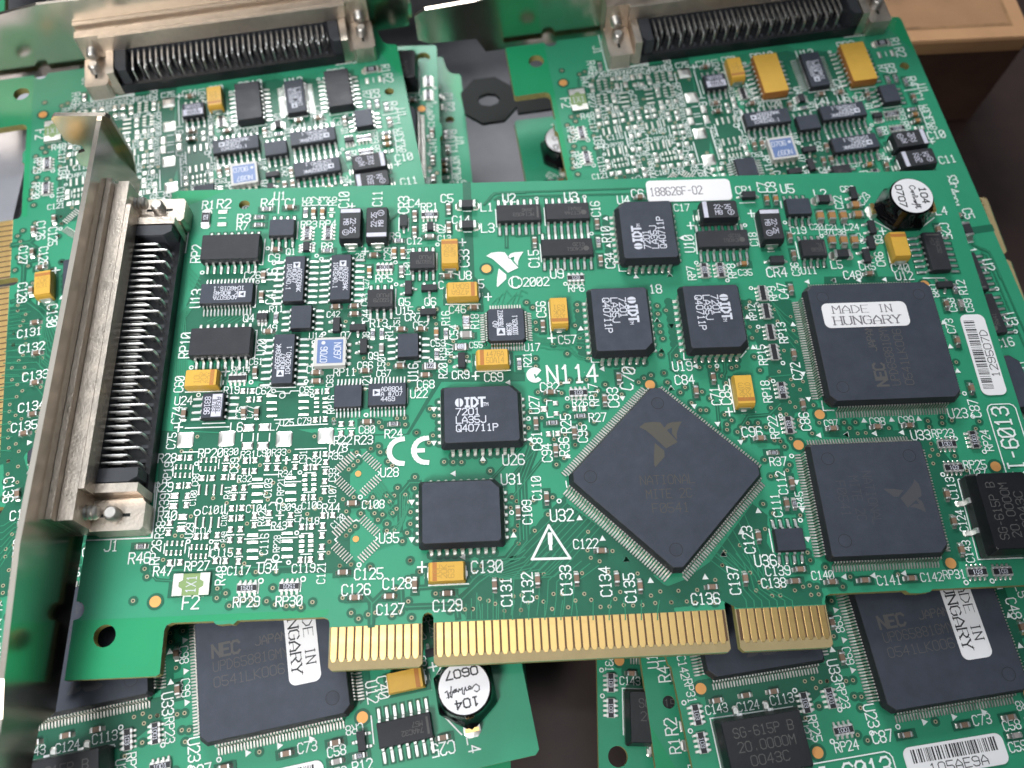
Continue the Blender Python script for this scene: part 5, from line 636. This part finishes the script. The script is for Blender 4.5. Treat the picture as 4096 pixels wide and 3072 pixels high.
def qfp(card, x, y, rot, k):
    B, n, h = k['body'], k['n'], k['h']; c = (1.3, .35, .35, .35) if 'eagle2' in k else ((1.1, 1.1, 1.1, 1.1) if B > 10 else .45)
    def f(mb):
        sl = .75 if B > 10 else .35
        mb.rings([(oct_(B - .6, B - .6, c), .35), (oct_(B, B, c), h * .5), (oct_(B, B, c), h * .56), (oct_(B - sl * 1.1, B - sl * 1.1, c), h - .05), (oct_(B - sl * 1.1 - .15, B - sl * 1.1 - .15, c), h)], 1, mtop=0)
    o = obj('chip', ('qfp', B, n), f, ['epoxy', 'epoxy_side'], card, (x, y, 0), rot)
    def g(mb):
        out = k['tip'] / 2 - B / 2
        q = MB(); gull(q, h * .5, out, .24, 0, 1, .28)
        for i in range(n): mb.merge(q, 0, B / 2, -(n - 1) * k['pitch'] / 2 + i * k['pitch'])
    for a in range(4):
        l = obj('lead_row', ('ql', B, n), g, ['tin_dull', 'tin_dull'], o, (0, 0, 0), 90 * a); l['kind'] = 'stuff'
    chip_marks(o, 'qfp', k, rot, h)
# ------------------------------------------------------------------ board artwork shared by every card
HOLES = [(-35.6, 9.2, 1.72), (-20.6, 89.92, 1.05), (116.0, 14.0, 1.7)]
def circle(x, y, r, n=24): return [(x + r * math.cos(2 * math.pi * i / n), y + r * math.sin(2 * math.pi * i / n)) for i in range(n)]
OUT = [(-40.7, 2.85), (-26.9, 2.85), (-26.4, 3.2), (-26.5, 9.6), (-26.2, 10.4), (-25.4, 10.75), (-19, 10.7), (-18.6, 10.25), (-17.9, 10.12), (-16.6, 10.2), (-15.8, 10.1), (-15.2, 10.65), (-1.9, 10.55), (-1.1, 10.25), (-.8, 9.7), (-.75, 3.0), (-.2, 2.4),
       (13.2, 2.38), (13.74, 2.9), (13.74, 9.7), (14.05, 10.35), (14.65, 10.6), (15.25, 10.35), (15.54, 9.7), (15.54, 2.9), (16.1, 2.38), (61.4, 2.35), (62.0, 2.9), (62.0, 9.7), (62.25, 10.3), (62.8, 10.5), (63.3, 10.3), (63.55, 9.7), (63.55, 3.0), (64.2, 2.35), (77.5, 2.38), (78.25, 3.1),
       (78.3, 9.6), (78.6, 10.35), (79.4, 10.65), (91.8, 10.65), (92.3, 10.2), (94, 10.1), (95.7, 10.25), (96.2, 10.65), (119.4, 10.65), (119.9, 11.2), (119.9, 93.0), (119.2, 93.7), (-34.0, 93.7), (-34.7, 93.3), (-35.0, 91.6), (-36.2, 90.6), (-37.6, 90.2), (-40.8, 89.6)]
OUT += [(-40.8 + 1.45 * math.sin(R_(a)), 13.3 + 1.45 * math.cos(R_(a))) for a in range(0, 181, 20)]
def b_board(mb):
    loops = [OUT] + [circle(*h)[::-1] for h in HOLES]; pts = [p for l in loops for p in l]
    tr = tessellate_polygon([[Vector((x, y, 0)) for x, y in l] for l in loops])
    top = []
    for a, b, c in tr:
        cr = (pts[b][0] - pts[a][0]) * (pts[c][1] - pts[a][1]) - (pts[b][1] - pts[a][1]) * (pts[c][0] - pts[a][0])
        top.append((a, b, c) if cr > 0 else (a, c, b))
    mb.add([(x, y, 0) for x, y in pts], top, 0); mb.add([(x, y, -1.6) for x, y in pts], [t[::-1] for t in top], 0)
    for l in loops:
        n = len(l); mb.add([(x, y, z) for z in (-1.6, 0) for x, y in l], [(i, (i + 1) % n, n + (i + 1) % n, n + i) for i in range(n)], 1)
def b_edge(mb):
    for x0, x1 in ((-.75, 13.74), (15.54, 62.0), (63.55, 78.28)):
        mb.poly([(x0, 2.95), (x0 + .5, 2.42), (x1 - .5, 2.42), (x1, 2.95), (x1, 8.95), (x0, 8.95)], .012, 0)
        mb.poly([(x0 + .2, 4.1), (x1 - .2, 4.1), (x1 - .2, 8.9), (x0 + .2, 8.9)], .016, 1)
def flat_loops(mb, loops, z, m=0):
    pts = [p for l in loops for p in l]; fs = []
    for a, b, c in tessellate_polygon([[Vector((x, y, 0)) for x, y in l] for l in loops]):
        cr = (pts[b][0] - pts[a][0]) * (pts[c][1] - pts[a][1]) - (pts[b][1] - pts[a][1]) * (pts[c][0] - pts[a][0])
        fs.append((a, b, c) if cr > 0 else (a, c, b))
    mb.add([(x, y, z) for x, y in pts], fs, m)
def b_clear(mb):
    notch = [(-40.8 + 1.5 * math.sin(R_(a)), 13.3 + 1.5 * math.cos(R_(a))) for a in range(160, 181, 10)]
    flat_loops(mb, [[(-40.65, 2.9), (-26.95, 2.9), (-26.45, 3.25), (-26.55, 9.6), (-26.25, 10.5), (-25.4, 10.8), (-19, 10.75), (-1.9, 10.6), (-1.05, 10.9), (-1.0, 11.75), (-40.3, 11.75)], circle(*HOLES[0])[::-1]], .009)
def b_corner(mb): mb.poly([(-40.7, 89.55), (-37.6, 90.15), (-36.2, 90.55), (-35.05, 91.6), (-34.75, 93.2), (-34, 93.6), (-24, 93.6), (-34, 88.9)], .009, 0)
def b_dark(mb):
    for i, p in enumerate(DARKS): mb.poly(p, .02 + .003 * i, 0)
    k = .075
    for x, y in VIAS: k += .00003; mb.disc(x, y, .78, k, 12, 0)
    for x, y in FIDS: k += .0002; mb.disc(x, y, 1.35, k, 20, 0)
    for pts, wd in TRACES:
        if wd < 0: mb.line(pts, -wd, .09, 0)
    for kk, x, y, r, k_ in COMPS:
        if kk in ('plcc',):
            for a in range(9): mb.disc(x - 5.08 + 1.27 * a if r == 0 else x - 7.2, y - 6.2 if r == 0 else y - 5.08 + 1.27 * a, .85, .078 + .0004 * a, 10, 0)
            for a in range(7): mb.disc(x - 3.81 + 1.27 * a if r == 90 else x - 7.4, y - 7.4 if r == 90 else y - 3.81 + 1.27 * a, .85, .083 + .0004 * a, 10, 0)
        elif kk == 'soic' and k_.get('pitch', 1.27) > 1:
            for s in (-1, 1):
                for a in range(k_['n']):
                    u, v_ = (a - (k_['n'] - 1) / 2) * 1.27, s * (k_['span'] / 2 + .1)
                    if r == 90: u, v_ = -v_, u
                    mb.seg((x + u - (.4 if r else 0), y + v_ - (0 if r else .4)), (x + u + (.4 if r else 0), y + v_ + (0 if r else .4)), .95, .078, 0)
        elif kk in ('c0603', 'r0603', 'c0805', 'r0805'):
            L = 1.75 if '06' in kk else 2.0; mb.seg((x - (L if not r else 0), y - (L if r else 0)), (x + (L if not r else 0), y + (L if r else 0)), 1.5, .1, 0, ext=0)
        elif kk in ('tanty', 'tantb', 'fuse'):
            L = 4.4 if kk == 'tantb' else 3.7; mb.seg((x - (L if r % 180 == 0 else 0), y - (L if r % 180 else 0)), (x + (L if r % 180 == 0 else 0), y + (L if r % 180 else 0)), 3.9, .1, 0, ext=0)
def b_trace(mb):
    for pts, wd in TRACES:
        if wd > 0: mb.line(pts, wd, .115, 0)
        else: mb.line(pts, min(.2, -wd * .3), .115, 0)
def b_via(mb):
    for x, y in VIAS: mb.annulus(x, y, .16, .34, .118, 10, 0); mb.disc(x, y, .17, .112, 8, 1)
def b_silk(mb):
    z = .135
    for t in TEXTS: text(mb, t[0], t[1], t[2], t[3], 9, z, 0, .115, L=t[4])
    for pts, wd in LINES: mb.line(pts, wd, z, 0)
    for x, y, r in CIRC: mb.annulus(x, y, r - (.1 if r < 1 else .08), r + (.1 if r < 1 else .1), z, 14 if r < 1 else 28, 0)
    for x, y, a in TRIS:
        q = [(x + .62 * math.cos(R_(a + 90 + 120 * i)), y + .62 * math.sin(R_(a + 90 + 120 * i))) for i in range(3)]; mb.poly(q, z, 0)
    for p in EAGLE: mb.poly(p, z, 0)
    cx, cy = 33.97, 51.2
    mb.poly([(cx + 1.5 * math.cos(R_(a)), cy + 1.5 * math.sin(R_(a))) for a in range(35, 326, 15)] + [(cx + .55, cy - .35), (cx + .1, cy - .75), (cx - .2, cy + .15), (cx + .15, cy + .2), (cx + .25, cy - .3), (cx + .7, cy + .25)], z, 0)
    for c0, bar in (((10.45, 37.75), 0), ((14.62, 37.75), 1)):
        arc = [(c0[0] + 2.2 * math.cos(R_(a)), c0[1] + 2.2 * math.sin(R_(a))) for a in range(90, 271, 15)]; mb.line(arc, .85, z, 0)
        if bar: mb.seg((c0[0] - 1.9, c0[1]), (c0[0] - .3, c0[1]), .75, z, 0, 0)
    mb.line([(-40.7, 24.45), (-30.15, 24.45), (-30.35, 33.9)], .22, z, 0)
    fr = [(113.9, 24), (113.8, 41.3), (114.2, 42.0), (114.8, 42.3), (118.1, 42.3), (118.7, 42.0), (119.0, 41.4), (119.05, 24)]; mb.line(fr, .2, z, 0)
def b_finger(mb):
    p = [(-.49, 4.25), (-.24, 3.72), (.24, 3.72), (.49, 4.25), (.49, 8.9), (-.49, 8.9)]; q = [(x * .93, 6.3 + (y - 6.3) * .985) for x, y in p]
    mb.rings([(p, .018), (p, .045), (q, .055)], 0)
def b_pad(wd, h):
    def f(mb): e = min(wd, h); mb.rings([(oct_(wd, h, e * .08), .12), (oct_(wd, h, e * .08), .15), (oct_(wd - e * .14, h - e * .14, e * .08), .17 + .05 * min(1, e)), (oct_(wd - e * .5, h - e * .5, e * .08), .18 + .12 * min(1.2, e))], 0)
    return f
def b_qpads(mb):
    for a in range(4):
        for i in range(8):
            u = -1.75 + .5 * i; q = MB(); q.rings([(oct_(1.5, .22, .05), .12), (oct_(1.5, .22, .05), .14), (oct_(1.3, .1, .03), .17)], 0); mb.merge(q, a * math.pi / 2, *(lambda t: (3.05 * math.cos(t) - u * math.sin(t), 3.05 * math.sin(t) + u * math.cos(t)))(a * math.pi / 2))
def b_fid(mb): mb.cyl(0, 0, .9, .10, .125, 24)
def rsticker(x0, x1, y0, y1, r, z0, z1):
    def f(mb):
        pts = []
        for cx, cy, a0 in ((x1 - r, y0 + r, -90), (x1 - r, y1 - r, 0), (x0 + r, y1 - r, 90), (x0 + r, y0 + r, 180)):
            pts += [(cx + r * math.cos(R_(a0 + 18 * i)), cy + r * math.sin(R_(a0 + 18 * i))) for i in range(6)]
        mb.rings([(pts, z0), (pts, z1)], 0)
    return f
SIMPLE = {'c0603': ('capacitor', b_c0603), 'c0805': ('capacitor', b_c0805), 'r0603': ('resistor', b_r0603), 'ferrite': ('ferrite_bead', b_ferrite), 'sot23': ('transistor', b_sot23), 'sot6': ('transistor', b_sot6), 'sod': ('diode', b_sod)}
RES = ['alumina', 'tin', 'pad', 'res_black', 'ink']
def components(card, fine, var):
    for kind, x, y, rot, k in COMPS:
        P = (x, y, 0)
        if kind in SIMPLE:
            nm, fn = SIMPLE[kind]
            if kind[0] == 'c': b = 'ceramic_tan' if 'b' in k else ('ceramic_grey' if 'g' in k else 'ceramic'); obj(nm, (kind, b), fn, [b, 'tin', 'pad'], card, P, rot)
            elif kind == 'r0603': obj(nm, (kind,), fn, RES, card, P, rot)
            elif kind == 'ferrite': obj(nm, (kind, 'b' in k), fn, ['epoxy_side', 'tin', 'pad'], card, P, rot)
            else: obj(nm, (kind,), fn, ['epoxy_side', 'tin', 'pad'], card, P, rot)
        elif kind == 'r0805': obj('resistor', (kind, k['mark']), b_r0805(k['mark']), RES, card, P, rot)
        elif kind == 'r1206': obj('resistor', kind, b_r1206, RES, card, P, rot)
        elif kind == 'rpack': obj('resistor_array', (kind, k.get('mark'), k.get('mr', 0)), b_rpack(k.get('mark', ''), 0, k.get('mr', 0)), ['alumina', 'tin', 'pad', 'res_black', 'ink'], card, P, rot)
        elif kind == 'soic': soic(card, x, y, rot, k, fine, var.get('yellow'))
        elif kind == 'plcc': plcc(card, x, y, rot, k, fine)
        elif kind == 'qfp': qfp(card, x, y, rot, k)
        elif kind == 'tantb':
            o = obj('tantalum_capacitor', kind, b_tantb, ['epoxy_side', 'ink_grey', 'tin', 'pad'], card, P, rot)
            def f(mb):
                s = var.get('date', 'M8'); sg = 1 if (k['mr'] - rot) % 360 == 180 else -1
                text(mb, '22-25', .1, .55, 0, .95, .01, 0, .13, L=3.2); text(mb, s, -.75, -.75, 0, .95, .01, 0, .13, L=1.3)
                mb.annulus(1.6, -.75, .55, .67, .01, 18, 0); text(mb, '2', 1.6, -.75, 0, .6, .01, 0, .16)
            mark(o, 2.9, k['mr'] - rot, lambda mb: (f(mb), [mb.v.__setitem__(i, (v[0] - (.5 if (k['mr'] - rot) % 360 == 0 else -.5), v[1], v[2])) for i, v in enumerate(mb.v)]), ['ink_grey'], ('tb', var.get('date'), (k['mr'] - rot) % 360))
        elif kind == 'tanty':
            o = obj('tantalum_capacitor', kind, b_tanty, ['tant', 'tant_band', 'tin', 'pad'], card, P, rot)
            if k['mark']:
                rel = (k['mr'] - rot) % 360
                def f(mb):
                    Ls = k['mark'].split('|'); n = len(Ls); long_ = rel in (0, 180)
                    for i, s in enumerate(Ls): text(mb, s, 0 if not long_ else (-.4 if rel == 0 else .4), (n / 2 - .5 - i) * (1.25 if n == 2 else 1.15) + (0 if long_ else (-.45 if rel == 90 else .45) * (1 if rel != 270 else 1)), 0, 1.05 if long_ else .95, .01, 0, .09, L=(3.1 if long_ else 2.1), plain0=True)
                mark(o, 2.5, rel, f, ['tant_ink'], ('ty', k['mark'], rel))
        elif kind == 'cernet': obj('resistor_network', kind, b_cernet, ['alumina', 'blue_glaze', 'tin', 'pad', 'ink'], card, P, rot)
        elif kind == 'fuse': obj('fuse', kind, b_fuse, ['fuse_green', 'pad', 'ink'], card, P, rot)
        elif kind == 'induct':
            o = obj('inductor', kind, b_induct, ['enamel', 'disc', 'tin', 'pad', 'gold'], card, (108.35, 83.95, 0), rot)
            def f(mb):
                text(mb, var.get('coil', '0707'), -2.2, -.05, -90, 1.2, .01, 0, .2, L=5.0, plain0=True); text(mb, '104', 2.3, 0, -90, 1.25, .01, 0, .2, L=3.6, plain0=True)
                path = [(-.9, .55), (-1.1, .75), (-1.35, .55), (-1.4, .1), (-1.15, -.25), (-.9, -.1), (-.7, .2), (-.5, .25), (-.35, 0), (-.5, -.2), (-.65, 0), (-.35, .25), (-.15, .3), (-.1, -.15), (.05, .3), (.1, .75), (.25, .6), (.2, -.15), (.4, .1), (.5, -.1), (.6, .25), (.7, .1), (.85, .2), (.75, -.15), (.95, -.1), (1.05, .25), (.85, .2), (.9, -.1), (1.15, .1), (1.3, .8), (1.4, .6), (1.2, -.6), (1.3, .1), (1.5, .15), (1.6, .8), (1.65, -.15), (1.85, 0)]
                mb.line([(.15 + b * 1.15, -a * 1.65) for a, b in path], .17, .01, 0); mb.seg((.95, -2.2), (.95, -3.0), .1, .01, 0)
            mark(o, 5.2, 0, f, ['ink_black'], ('coil', var.get('coil')))
        elif kind == 'osc':
            o = obj('oscillator', kind, b_osc, ['plastic', 'tin', 'pad'], card, (105.15 + 4.6, 22.0, 0), 0)
            mark(o, 4.7, 90, lambda mb: [text(mb, s, 0, 2.2 - 2.1 * i, 0, 1.4, .01, 0, .09, L=L, plain0=True) for i, (s, L) in enumerate((('SG-615P B', 9.5), ('20.0000M', 9), ('0043C', 6)))], ['ink_dim'], 'oscm')
        elif kind == 'qfppads': obj('solder_pad', kind, b_qpads, ['tin_dull'], card, P, rot)['kind'] = 'stuff'; obj('fiducial', 'fid7', lambda mb: mb.cyl(0, 0, .52, .10, .125, 20), ['copper'], card, P)
    if fine:
        for x, y, a, b in PADS: obj('solder_pad', ('pad', a, b), b_pad(a, b), ['pad'], card, (x, y, 0))
    else:
        def f(mb):
            for x, y, a, b in PADS: q = MB(); b_pad(a, b)(q); mb.merge(q, 0, x, y)
        obj('solder_pad', 'pads', f, ['pad'], card)['kind'] = 'stuff'
    for x, y in FIDS: obj('fiducial', 'fid', b_fid, ['copper'], card, (x, y, 0))
def stickers(card, var):
    if 'serial' in var:
        s = obj('sticker', 'stkA', rsticker(58.5, 75.4, 87.7, 92.85, .9, .14, .24), ['paper'], card)
        obj('printed_text', 'stkAt', lambda mb: text(mb, '188626F-02', 58.95 + 5.4, 90.2, 1, 1.9, .25, 0, .10, L=10.4, plain0=True), ['ink_print'], s)
    s = obj('sticker', 'stkM', rsticker(86.8, 102.5, 57.0, 62.05, 1.1, 3.21, 3.29), ['paper'], card)
    def f(mb): text(mb, 'MADE', 92.1, 60.7, 0, 1.5, 3.30, 0, .11, L=6.6, serif=True); text(mb, 'IN', 98.4, 60.7, 0, 1.5, 3.30, 0, .11, L=2.4, serif=True); text(mb, 'HUNGARY', 94.7, 58.4, 0, 1.6, 3.30, 0, .14, L=12.2, serif=True)
    obj('printed_text', ('stkMt', var.get('inkm')), f, [var.get('inkm', 'ink_black')], s)
    s = obj('sticker', 'stkB', rsticker(113.75, 118.35, 44.05, 60.4, 1.2, .14, .24), ['paper'], card)
    def g(mb):
        rnd = random.Random(var['code']); y = 45.3
        while y < 59.2:
            t = rnd.choice((.1, .1, .2, .3)); mb.poly([(114.2, y), (116.2, y), (116.2, y + t), (114.2, y + t)], .25, 0); y += t + rnd.choice((.1, .16, .3))
        text(mb, var['code'], 117.25, 52.3, 90, 1.35, .25, 0, .11, L=9.4, plain0=True)
    obj('printed_text', None, g, ['ink_black'], s)
def bracket(card, fine):
    def f(mb):
        x0, x1 = -43.1, -42.25
        # plate in the y-z plane; lower end tapers to the tongue
        pr = [(-16.5, 4.0), (-14, 2.6), (-3.5, 2.2), (-1.5, -2.0), (97.6, -2.0), (97.6, 16.4), (20, 16.4), (2, 14.0), (-3, 12.6), (-14, 12.0), (-16.5, 10.6)]
        n = len(pr); vs = [(x, y, z) for x in (x0, x1) for y, z in pr]
        mb.add(vs, [tuple(range(n))[::-1], tuple(n + i for i in range(n))] + [(i, (i + 1) % n, n + (i + 1) % n, n + i) for i in range(n)], 0)
    o = obj('mounting_bracket', 'bracket', f, ['nickel'], card)
    def t(mb):
        pr = [(-40.9, 5.5), (-40.9, 16.2), (-41.5, 16.9), (-50.4, 17.2), (-51.2, 16.4), (-51.4, 10.8), (-50.5, 9.6), (-49.0, 9.2), (-49.0, 7.6), (-50.6, 7.0), (-51.6, 5.8), (-51.7, 3.6), (-47, .2), (-42.3, .2)]
        n = len(pr); pr3 = [Vector((a, b, 0)) for a, b in pr]
        tr = tessellate_polygon([pr3]); vs = [(x, y, z) for y in (97.65, 98.5) for x, z in pr]
        mb.add(vs, [tuple(a for a in q) for q in tr] + [tuple(n + a for a in q) for q in tr] + [(i, (i + 1) % n, n + (i + 1) % n, n + i) for i in range(n)], 0)
    obj('bracket_tab', 'brtab', t, ['nickel'], o)
    def fl(mb):
        y0, y1 = 25.1, 88.4
        mb.box(-42.2, -41.25, y0, y1, .5, 11.2, 0)
        mb.box(-41.2, -40.45, y0 + .1, y1 - .1, .5, 9.6, 0)
        mb.box(-40.4, -38.5, y0, y1, .5, 10.2, 0)
        mb.box(-38.5, -37.6, y0 + 5, y1 - 5, 6.4, 10.1, 0)
        for ya, yb, s in ((24.8, 29.8, 1), (83.7, 88.7, -1)):
            mb.rings([(oct_(8.3, 5.0, (.5, .5, .05, .05)), 0), (oct_(8.3, 5.0, (.5, .5, .05, .05)), 4.0)], 0); k = len(mb.v) - 16
            for i in range(k, len(mb.v)): v = mb.v[i]; mb.v[i] = (v[0] - 34.45, v[1] + (ya + yb) / 2, v[2] + .1)
            yw = (30.4, 31.9) if s > 0 else (81.4, 82.9); mb.box(-38.5, -30.9, *yw, .2, 6.6, 0); yt = (29.8, 30.4) if s > 0 else (82.9, 83.7); mb.box(-38.5, -31.2, *yt, .2, 3.0, 0)
    fo = obj('connector_shell', 'shell', fl, ['cast'], card)
    def screw(mb):
        n = 14; mb.smooth = True
        for i in range(5): mb.cyl(0, 0, 1.25 if i % 2 == 0 else 1.05, .36 * i, .36 * i + .36, n, 0, 1.25 if i % 2 else 1.05)
        mb.cyl(0, 0, 1.05, 1.8, 2.0, n, 0, .85)
    def slot(mb): mb.box(-2.4, 2.4, -.27, .27, 4.1, 4.115, 0)
    for yc in (27.3, 86.2):
        obj('screw', 'screw', screw, ['tin_dull'], fo, (-34.9, yc, 4.1)); obj('screw_slot', 'slot', slot, ['dark'], fo, (-34.9, yc, 0))
        s = obj('screw', 'screw', screw, ['tin_dull'], fo, (-38.5, yc, 6.3)); s.rotation_euler = (0, math.pi / 2, 0)
    def bd(mb):
        y0, y1 = 32.0, 81.3
        mb.box(-38.4, -30.9, y0, y1, .15, 1.6, 0)
        mb.box(-31.8, -30.9, y0 + .02, y1 - .02, 1.6, 2.6, 0)
        mb.box(-38.4, -37.7, y0 + .02, y1 - .02, 1.6, 6.2, 1)
        for ya, yb in ((y0 + .03, 34.6), (78.9, y1 - .03)):
            p = [(-38.4, ya), (-32.6, ya), (-31.2, ya + .9), (-31.2, yb), (-38.4, yb)]; mb.rings([(p, 1.6), (p, 6.0), ([(x * .985 - .5, (y - (ya + yb) / 2) * .9 + (ya + yb) / 2) for x, y in p], 6.5)], 1)
        for i in range(34):
            y = 56.65 - 16.5 * 1.27 + i * 1.27
            if i % 2: mb.box(-33.0, -31.85, y - .3, y + .3, 1.6, 2.3, 1)
    b = obj('connector_body', 'cbody', bd, ['plastic', 'plastic_grey'], card)
    def pin(xe, z):
        def g(mb): mb.smooth = True; mb.tube([(-37.7, 0, z), (xe - .5, 0, z), (xe - .12, 0, z - .14), (xe, 0, z - .5), (xe, 0, 1.7)], .22, 6, 0)
        return g
    rows = []
    for i in range(34):
        y = 56.65 - 16.5 * 1.27 + i * 1.27
        rows.append((('pl', -31.9, 5.6) if i % 2 == 0 else ('ps', -33.7, 5.6), y)); rows.append((('pq', -35.6, 3.0), y + .635))
    if fine:
        for k, y in rows: obj('pin', k, pin(k[1], k[2]), ['tin' if k[0] != 'pq' else 'tin_dull'], b, (0, y, 0))
    else:
        def h(mb):
            for k, y in rows: q = MB(); pin(k[1], k[2])(q); mb.merge(q, 0, 0, y)
        obj('pin_row', 'pins', h, ['tin'], b)['kind'] = 'stuff'
def make_card(label, pose, fine=False, brk=True, group=None, bare=False, **var):
    e = bpy.data.objects.new('circuit_card', None); col.objects.link(e); e.empty_display_size = .02
    tag(e, label, 'circuit board', group)
    rx, ry, rz, tx, ty, tz = pose; v = Vector((rx, ry, rz)); a = v.length
    e.rotation_mode = 'QUATERNION'; e.rotation_quaternion = Quaternion(v.normalized(), a) if a > 1e-9 else Quaternion()
    e.location = (tx * U, ty * U, tz * U)
    bd = obj('board', 'board', b_board, ['mask_copper', 'fr4'], e)
    obj('edge_strip', 'edge', b_edge, ['fr4_edge', 'gap'], bd); obj('bare_margin', 'clear', b_clear, ['mask_clear'], bd); obj('bare_corner', 'corner', b_corner, ['mask_clear'], bd)
    if bare: return e
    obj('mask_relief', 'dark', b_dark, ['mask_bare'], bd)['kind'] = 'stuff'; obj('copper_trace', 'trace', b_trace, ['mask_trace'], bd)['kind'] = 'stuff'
    obj('via', 'via', b_via, ['via_ring', 'dark'], bd)['kind'] = 'stuff'; obj('silkscreen_print', 'silk', b_silk, ['silk'], bd)
    for i in list(range(1, 12)) + list(range(14, 50)) + list(range(52, 63)): obj('gold_contact', 'finger', b_finger, ['gold'], e, ((i - 1) * 1.27, 0, 0))
    components(e, fine, var); stickers(e, var)
    if brk: bracket(e, fine)
    return e
POSE = {'B': [-0.0141, -0.0205, -1.4146, -79.6677, 93.068, -10.0041], 'C': [0.0457, -0.0144, -1.4685, 33.823, 96.0386, -8.2289], 'D': [0.0, 0.0, 1.6057, 143.5652, 20.0681, -16.0], 'G': [0.0, 0.0, -1.6406, 39.6845, 104.9477, -21.0], 'H': [0.0, 0.0, 1.5882, 29.17, 27.773, -16.5], 'I': [0.0, 0.0, -1.5097, -69.467, 104.0361, -23.0], 'J': [0.0, 0.0, 1.6755, 140.5325, 24.2861, -28.0]}
A_ = make_card('green circuit card lying on top of the pile with its whole gold edge in view', (0, 0, 0, 0, 0, 0), fine=True, serial=1, code='129507D', inkm='ink_print')
make_card('green circuit card passing under the metal bracket of the top card', POSE['B'], group=None, date='N1', coil='0607', code='11B37C2')
make_card('green circuit card with two wide yellow chips, beside the cardboard box', POSE['C'], yellow=True, date='P9', code='105AE9A')
make_card('green card whose gold contacts stick out beneath the card with wide yellow chips', POSE['D'], brk=False, code='10FF210')
make_card('shadowed green card whose corner oscillator shows in the dark gap below the gold edge', POSE['G'], brk=False, code='10AC317')
make_card('green card whose fine-pitch chip leads show in the gap beside the bare metal sheet', POSE['H'], brk=False, code='10BD644')
make_card('blurred green card with a dark round hole lying along the bare metal sheet', POSE['I'], brk=False, code='1177C02')
make_card('green card whose black inductor shows through the notch of the card above', POSE['J'], brk=False, code='1188D51')
# ------------------------------------------------------------------ setting
tb = obj('tabletop', None, lambda mb: mb.box(-900, 900, -700, 1100, -60, -42, 0), ['table']); tb['kind'] = 'structure'
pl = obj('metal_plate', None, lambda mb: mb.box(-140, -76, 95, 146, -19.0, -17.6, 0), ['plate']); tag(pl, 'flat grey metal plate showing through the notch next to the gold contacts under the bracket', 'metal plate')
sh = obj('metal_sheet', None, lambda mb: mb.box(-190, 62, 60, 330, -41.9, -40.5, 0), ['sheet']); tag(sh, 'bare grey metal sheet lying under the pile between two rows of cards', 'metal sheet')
e = bpy.data.objects.new('cardboard_box', None); col.objects.link(e); tag(e, 'tan cardboard box with printed lid behind the card with wide yellow chips', 'box')
e.location = (.098, .1400, -.0415); e.rotation_euler = (0, 0, R_(2))
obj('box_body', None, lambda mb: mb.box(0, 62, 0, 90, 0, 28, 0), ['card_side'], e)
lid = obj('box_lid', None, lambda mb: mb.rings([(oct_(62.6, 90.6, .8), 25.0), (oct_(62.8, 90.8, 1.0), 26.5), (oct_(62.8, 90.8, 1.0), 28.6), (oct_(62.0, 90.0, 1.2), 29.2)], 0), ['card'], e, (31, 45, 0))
obj('lid_panel', None, lambda mb: mb.box(-27.5, 27.5, -41.5, 41.5, 29.0, 29.22, 0), ['card_panel'], lid)
obj('printed_panel', None, lambda mb: ([mb.line(p, .9, 29.27, 0) for p in ([(-27, -41), (27, -41), (27, 41), (-27, 41), (-27, -41)],)], [mb.seg((-20, -26 + 6 * i), (18 - 5 * (i % 3), -26 + 6 * i), 2.2, 29.26, 0) for i in range(4)]), ['card_print'], lid)
def tabf(mb):
    o = oct_(12.5, 13.5, 3.6); h = [(2.7 * math.cos(R_(a)), 2.0 * math.sin(R_(a))) for a in [45 * i for i in range(8)]]
    def loop(z): return [(x, y, z) for x, y in o] + [(x, y, z) for x, y in h]
    idx = [5, 6, 7, 0, 1, 2, 3, 4]
    for z, s in ((0, -1), (.9, 1)):
        vs = loop(z); ang = lambda p: math.atan2(p[1], p[0]) % (2 * math.pi)
        oo = sorted(range(8), key=lambda i: ang(vs[i])); hh = sorted(range(8, 16), key=lambda i: ang(vs[i]))
        fs = [(oo[i], oo[(i + 1) % 8], hh[(i + 1) % 8], hh[i]) for i in range(8)]; mb.add(vs, [f if s > 0 else f[::-1] for f in fs], 0)
    for l in (o, h):
        n = 8; mb.add([(x, y, z) for z in (0, .9) for x, y in l], [(i, (i + 1) % n, n + (i + 1) % n, n + i) for i in range(n)], 0)
    mb.box(6.2, 16, -5.2, 5.2, .05, .85, 0)
t = obj('bracket_plate', None, tabf, ['shaded_metal'], None, (28.5, 132.5, -20), 8); tag(t, 'dark metal bracket tab with an oval hole above the bare metal sheet', 'bracket')
K = make_card('plain green board edge behind the long metal bracket', (0, 0, R_(9), -62, 162, -16), brk=False, bare=True)
